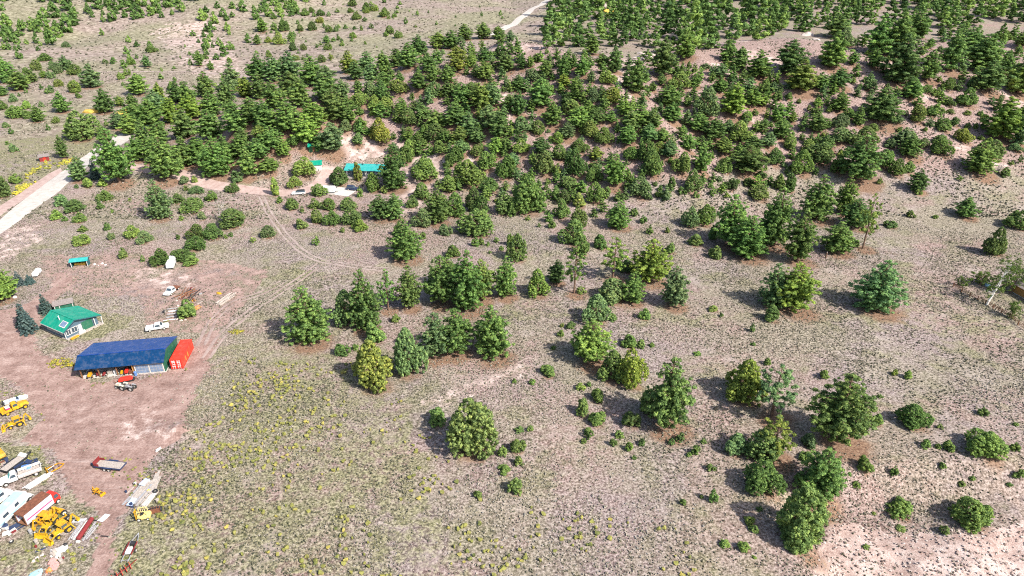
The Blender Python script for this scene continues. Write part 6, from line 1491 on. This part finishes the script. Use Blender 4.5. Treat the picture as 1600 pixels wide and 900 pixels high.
# ------------------------------------------------------------------ upper house and its cars
def upper_house():
    p, yaw, L = pose((541, 275), (607, 276)); D = 6.6
    t = shed((541, 275), (607, 276), "long house with bright turquoise metal roof among the pines", D, 2.5, 3.7, "paint_cream", "roof_turquoise", name="house", ridge_y=4.0, over=.6, cat="house", fr="wall_blue")
    h = L / 2
    box("deck", "weathered_wood", t, -h, h, -2.2, -.02, -.5, .25)
    for i in range(9): x = -h + .6 + i * (L - 1.4) / 8; box("porch_post", "trim_white", t, x - .06, x + .06, -.62, -.5, .26, 2.2)
    for x in np.linspace(-h + 1.4, h - 1.4, 7): window(t, 'y', (float(x), .9), 1.1, 1.1, 0.0)
    d = box("door", "trim_white", t, -.95, -.1, -.06, -.005, .26, 2.2); box("door_handle", "black_metal", d, -.25, -.18, -.1, -.06, 1.1, 1.2)
    for x in (-2.2, 3.4): MB().tube((x, 3.2, 3.2), (x, 3.2, 4.5), .16, .16, 8).build("flue", "black_metal", t)
upper_house()
shed((484, 268), (503, 266), "small white garage with green roof beside the pink driveway", 4.6, 2.4, 3.4, "paint_white", "roof_green", name="garage", over=.35, door="trim_white", cat="garage")
shed((483, 238), (499, 237), "small dark shed with green roof behind the white garage", 3.0, 2.2, 3.0, "paint_green", "roof_green", over=.3, door="brown_wood")
suv((478, 303), (456, 304.5), "white car with black roof rack on the pink driveway", "paint_white", "black_metal", 5.0)
box_trailer((506, 301), (524, 301), 2.4, 1.9, "white box trailer on the concrete pad below the turquoise roof")
suv((543, 296), (560, 298), "dark navy car at the end of the concrete pad", "paint_navy", "paint_navy", 4.6)
shed((63, 253), (78, 251), "small red shed with grey roof beside the yellow wildflowers", 3.2, 2.0, 2.7, "paint_maroon", "grey_shingle", over=.35, door="paint_red")

# ------------------------------------------------------------------ right edge: fence, brown building, aspen
def fence(pts, label):
    P = [G(*q) for q in pts]; t = thing("wooden_fence", (0, 0, 0), 0, label, "fence"); zs = [float(mesh_z(p.x, p.y)) for p in P]
    for p, z in zip(P, zs): MB().box(p.x - .08, p.x + .08, p.y - .08, p.y + .08, z - .3, z + 1.25).build("post", "brown_wood", t)
    for (p, z), (q, w) in zip(zip(P, zs), zip(P[1:], zs[1:])):
        for hh in (.45, .8, 1.12): MB().bar((p.x, p.y, z + hh), (q.x, q.y, w + hh), .05, .1).build("rail", "brown_wood", t)
fence([(1489, 448), (1502, 456), (1515, 463), (1527, 469), (1539, 475), (1551, 482), (1564, 489), (1577, 496), (1590, 508), (1603, 517)], "brown post-and-rail fence running down to the picture's right edge")
def brown_building():
    p = G(1579, 455); z = float(mesh_z(p.x, p.y)); t = thing("cabin", (p.x, p.y, z), math.radians(-78), "brown timber cabin with a dark roof cut by the right edge", "cabin")
    box("foundation", "concrete", t, -.1, 9.1, -.1, 7.1, -.6, .15)
    for i in range(8): box("log_course", "gold_wood", t, 0, 9, -.02 - .03 * (i % 2), .12, .15 + i * .3, .45 + i * .3 - .02)
    for i in range(8): box("log_course", "gold_wood", t, -.02 - .03 * (i % 2), .12, .13, 7, .15 + i * .3, .45 + i * .3 - .02)
    box("wall", "brown_wood", t, .13, 9, 6.88, 7, .15, 2.5); box("wall", "brown_wood", t, 8.88, 9, .13, 6.87, .15, 2.5)
    MB().slab([(-.5, -.5, 2.42), (9.5, -.5, 2.42), (9.5, 3.5, 3.7), (-.5, 3.5, 3.7)], .1).build("roof", "grey_shingle", t); MB().slab([(-.5, 3.5, 3.7), (9.5, 3.5, 3.7), (9.5, 7.5, 2.42), (-.5, 7.5, 2.42)], .1).build("roof", "grey_shingle", t)
brown_building()
lump("blue_tub", (1543, 446), 1.0, .7, "paint_sky", "pale blue tub under the leafy white-stemmed tree", "tub", seed=95, k=(1.3, .8))
def aspen(A, H, R, label, lean=(0, 0), seed=3, stems=2, n=150, bark="white_bark", leaves=True, name="aspen_tree"):
    p = G(*A); rng = np.random.default_rng(seed); t = thing(name, (p.x, p.y, float(mesh_z(p.x, p.y))), 0, label, "tree")
    m = MB(); tips = []
    for s in range(stems):
        b = Vector((0.25 * s, 0.1 * s, -.3)); d = Vector((lean[0] + .12 * s, lean[1] + rng.uniform(-.05, .1), 1)); prev = b; r = .23
        for k in range(6):
            q = b + d * (H * .92 * (k + 1) / 6) + Vector((rng.uniform(-.15, .15), rng.uniform(-.15, .15), 0)); m.tube(prev, q, r, r * .8, 7); prev = q; r *= .8
            if k > 0:
                for j in range(3):
                    a = rng.uniform(0, 6.28); e = q + Vector((math.cos(a) * R * rng.uniform(.4, .9), math.sin(a) * R * rng.uniform(.4, .9), rng.uniform(.2, .9))); m.tube(q, e, r * .5, .02, 4); tips.append(e)
    m.build("trunk", bark, t)
    if leaves:
        cen = [np.array(tips[rng.integers(len(tips))]) + rng.normal(0, .7, 3) for _ in range(n)]
        V, F, v = puffs(rng, cen, rng.uniform(.3, .55, n), 34, .17); c = link("crown", np_mesh("crown_aspen", V, F, v), "aspen_leaves", t)
    return t
aspen((1541, 477), 11.5, 3.2, "tall leafy tree with white forked stems beside the fence", (.30, .18), 3, 2, 120)
aspen((1578, 458), 8.0, 3.4, "bright green leafy tree behind the white-stemmed tree by the cabin", (.05, .05), 4, 2, 220, "bark")
aspen((1580, 497), 3.6, 1.4, "small green sapling at the lower end of the fence", (.02, .0), 5, 1, 60, "bark")
aspen((1502, 447), 2.4, .9, "small yellow-green sapling at the upper end of the fence", (.0, .0), 6, 1, 30, "bark")
aspen((1530, 445), 3.2, 2.2, "dark leafy bush under the white-stemmed tree", (.0, .0), 8, 3, 80, "bark")
aspen((345, 346), 7.5, 2.6, "grey leafless tree standing left of the dark pinyon", (.02, .0), 7, 3, 0, "dead_wood", False, "dead_tree")
aspen((1557, 270), 3.5, 2.2, "pale grey leafless bush on the slope at the right", (.0, .0), 9, 4, 0, "dead_wood", False, "dead_tree")
aspen((712, 540), 6.5, 2.0, "grey bare tree standing among the blue-green pines", (.05, .0), 11, 2, 0, "dead_wood", False, "dead_tree")
def stump(A, h, label):
    p = G(*A); t = thing("tree_stump", (p.x, p.y, float(mesh_z(p.x, p.y))), 0, label, "stump"); MB().tube((0, 0, -.3), (.05, 0, h), .3, .2, 9).build("trunk", "bark", t); MB().tube((.05, 0, h), (.1, .05, h + .25), .18, .02, 6).build("splinter", "dead_wood", t)
stump((1290, 403), 1.8, "dark upright stump between the tall pines on the open slope")
# boulders on the crest and above the road
for i, (x, y, r, mt, lab) in enumerate([(1003, 84, 2.4, "rock", "pale rock outcrop on the hill crest left of a tall pine"), (1012, 90, 2.8, "rock", "largest boulder of the outcrop on the hill crest"), (1022, 86, 2.0, "rock", "boulder at the right end of the crest outcrop"), (996, 90, 1.5, "rock", "small boulder at the left foot of the crest outcrop"),
                                        (146, 175, 3.6, "hay", "long yellowish rock ledge beyond the gravel road"), (197, 176, 3.2, "hay", "rounded yellow boulder beside a far pine"), (226, 170, 2.2, "hay", "small yellow boulder right of the rounded one"), (952, 18, 5.5, "hay", "bare yellow rock face in the far woods"), (945, 10, 4.5, "rock", "pale rock above the yellow rock face"),
                                        (1262, 55, 4.0, "rock", "pale rock ledge on the second crest at the right"), (1275, 62, 2.5, "rock", "small rock right below the second crest ledge")]):
    lump("boulder", (x, y), r, r * .55, mt, lab, "boulder", None, 110 + i, k=(1.6, .9))
# ------------------------------------------------------------------ what singles out each tree and shrub
MARKS = [(115, 503, "the green-roofed house"), (200, 555, "the blue barn"), (285, 548, "the red container"), (125, 410, "the turquoise shelter"), (270, 412, "the white enclosed trailer"), (575, 262, "the turquoise-roofed house"),
         (490, 258, "the white garage"), (466, 300, "the white car on the driveway"), (70, 247, "the small red shed"), (140, 245, "the white gravel road"), (345, 335, "the grey leafless tree"), (500, 410, "the bend of the worn track"),
         (1290, 403, "the dark stump"), (1530, 470, "the rail fence"), (1557, 262, "the grey leafless bush"), (1010, 86, "the crest rock outcrop"), (1265, 58, "the second crest ledge"), (820, 30, "the pale far road"),
         (197, 174, "the rounded yellow boulder"), (300, 112, "the faint far trail"), (1480, 870, "the bare pale bank"), (300, 470, "the rusty scrap heap")]
SPECIAL = {  # trees that stand out by themselves and serve as marks for their neighbours
    (588, 615): ("large yellow-green pinyon at the near end of the grove", "the yellow-green grove pinyon"), (738, 720): ("large round pinyon alone in the near field beside a small shrub", "the large round field pinyon"),
    (1015, 444): ("tall yellow-green pine rising from the dry gully", "the yellow gully pine"), (1155, 634): ("round yellow pinyon on the near slope beside a thin pine", "the round yellow pinyon"),
    (1305, 697): ("tall two-tiered dense pine on the near slope", "the two-tiered pine"), (1252, 877): ("huge dense pinyon standing at the edge of the bare bank", "the huge bank pinyon"),
    (1365, 488): ("blue-green rounded pine alone on the open grass near the fence", "the lone blue-green pine"), (1508, 341): ("small neat pine alone on the open upper slope", "the lone small pine"),
    (485, 538): ("big dense pine at the yard side of the grove", "the big yard-side pine"), (1040, 676): ("tall pine with stacked lobes in the middle of the near field", "the tall stacked pine"),
    (925, 571): ("pale open pine above the sandy hollow in mid field", "the pale mid-field pine"), (635, 407): ("dense double-topped pine alone above the grove", "the double-topped pine"),
    (735, 292): ("big pale pinyon on the low hill behind the turquoise roof", "the big pale hill pinyon"), (825, 336): ("widest dark pinyon on the lower hillside", "the widest hillside pinyon"),
    (995, 147): ("tall two-lobed pine on the upper hillside", "the two-lobed hill pine"), (1035, 120): ("tallest pine just below the crest outcrop", "the tall outcrop pine"), (1103, 184): ("broad blue-green tree high on the hillside", "the broad blue-green tree"),
    (845, 167): ("broad bright pine on the middle of the hillside", "the broad mid-hill pine"), (1405, 133): ("tallest pine of the stand on the upper slope", "the tallest upper pine"), (1375, 192): ("wide dark pine below the tall upper stand", "the wide dark pine"),
    (1340, 285): ("tall pine standing clear at the hill's foot", "the tall hill-foot pine"), (715, 111): ("yellowish pine on the ridge below the far road", "the yellowish ridge pine"), (598, 224): ("yellow-green pinyon on the slope behind the turquoise roof", "the yellow pinyon behind the roof"),
    (1560, 218): ("tall yellowish pine at the edge of the upper slope", "the tall yellowish edge pine"), (1250, 142): ("yellow-green pine below the second crest", "the yellow crest pine"), (130, 222): ("wide bushy tree beyond the gravel road", "the wide roadside tree"),
    (617, 297): ("tall dark pine at the gable of the turquoise-roofed house", "the dark gable pine"), (187, 288): ("tall pine beside the gravel road where it meets the driveway", "the tall roadside pine"), (730, 488): ("tallest pine in the middle of the grove", "the tallest grove pine"),
    (1238, 489): ("broad yellowish pine at the foot of the open stand", "the broad yellowish pine"), (439, 70): ("round pinyon on the far pink knoll", "the knoll pinyon"), (965, 358): ("trim pine alone on the bare lower hillside", "the trim hillside pine")}
ORD = ["", "second ", "third ", "fourth ", "fifth ", "sixth ", "seventh ", "eighth ", "ninth ", "tenth ", "eleventh ", "twelfth ", "thirteenth ", "fourteenth ", "fifteenth ", "sixteenth ", "seventeenth ", "eighteenth ", "nineteenth ", "twentieth "] + [f"twenty-{a} " for a in ("first", "second", "third", "fourth", "fifth", "sixth", "seventh", "eighth", "ninth")]
def label_plants():
    marks = list(MARKS); todo = []
    for q in PL:
        key = (int(q[0]), int(q[1])); o = q[10]
        o["category"] = {'p': 'pine', 't': 'pine', 'b': 'spruce', 'n': 'pinyon', 's': 'shrub', 'y': 'young pine'}[q[4]]
        o["group"] = {'near': "trees and shrubs of the near field", 'hill': "trees on the wooded hill", 'farleft': "trees scattered beyond the road"}[q[6]]
        if key in SPECIAL:
            o["label"], ph = SPECIAL[key]; marks.append((q[0], q[1] - q[3] / 2, ph)); q.append(True)
        else: todo.append(q)
    fam = {}
    for q in todo:
        x, y = q[0], q[1] - q[3] / 2
        mx, my, ph = min(marks, key=lambda m: math.hypot(m[0] - x, (m[1] - y) * 1.5))
        dx, dy = x - mx, (y - my) * 1.5
        d = ("right of" if dx > 0 else "left of") if abs(dx) > abs(dy) else ("below" if dy > 0 else "above")
        kind = {'p': 'pine', 't': 'open thin pine', 'b': 'blue spruce', 'n': 'pinyon', 's': 'juniper shrub', 'y': 'young pine'}[q[4]]
        tone = {'g': 'green', 'y': 'yellow-green', 'b': 'blue-green', 'd': 'dark green', 'l': 'pale green'}[q[5]]
        if q[4] == 'b': tone = 'dense'
        size = ("tall " if q[9] > 11 else "short " if q[9] < 6.5 else "") if q[4] in 'pt' else ("large " if q[8] > 7 else "small " if q[8] < 4.2 else "") if q[4] == 'n' else ("tiny " if q[8] < 1.7 else "") if q[4] == "s" else ("narrow " if q[9] > 1.6 * q[8] else "bushy ")
        fam.setdefault((size, tone, kind, d, ph), []).append((math.hypot(dx, dy), q))
    for (size, tone, kind, d, ph), v in fam.items():
        for i, (_, q) in enumerate(sorted(v, key=lambda a: a[0])):
            lead = ORD[i] if len(v) > 1 else ""
            if len(v) > 1 and i == 0: lead = "closest "
            q[10]["label"] = f"{lead}{size}{tone} {kind} {d} {ph}"
label_plants()
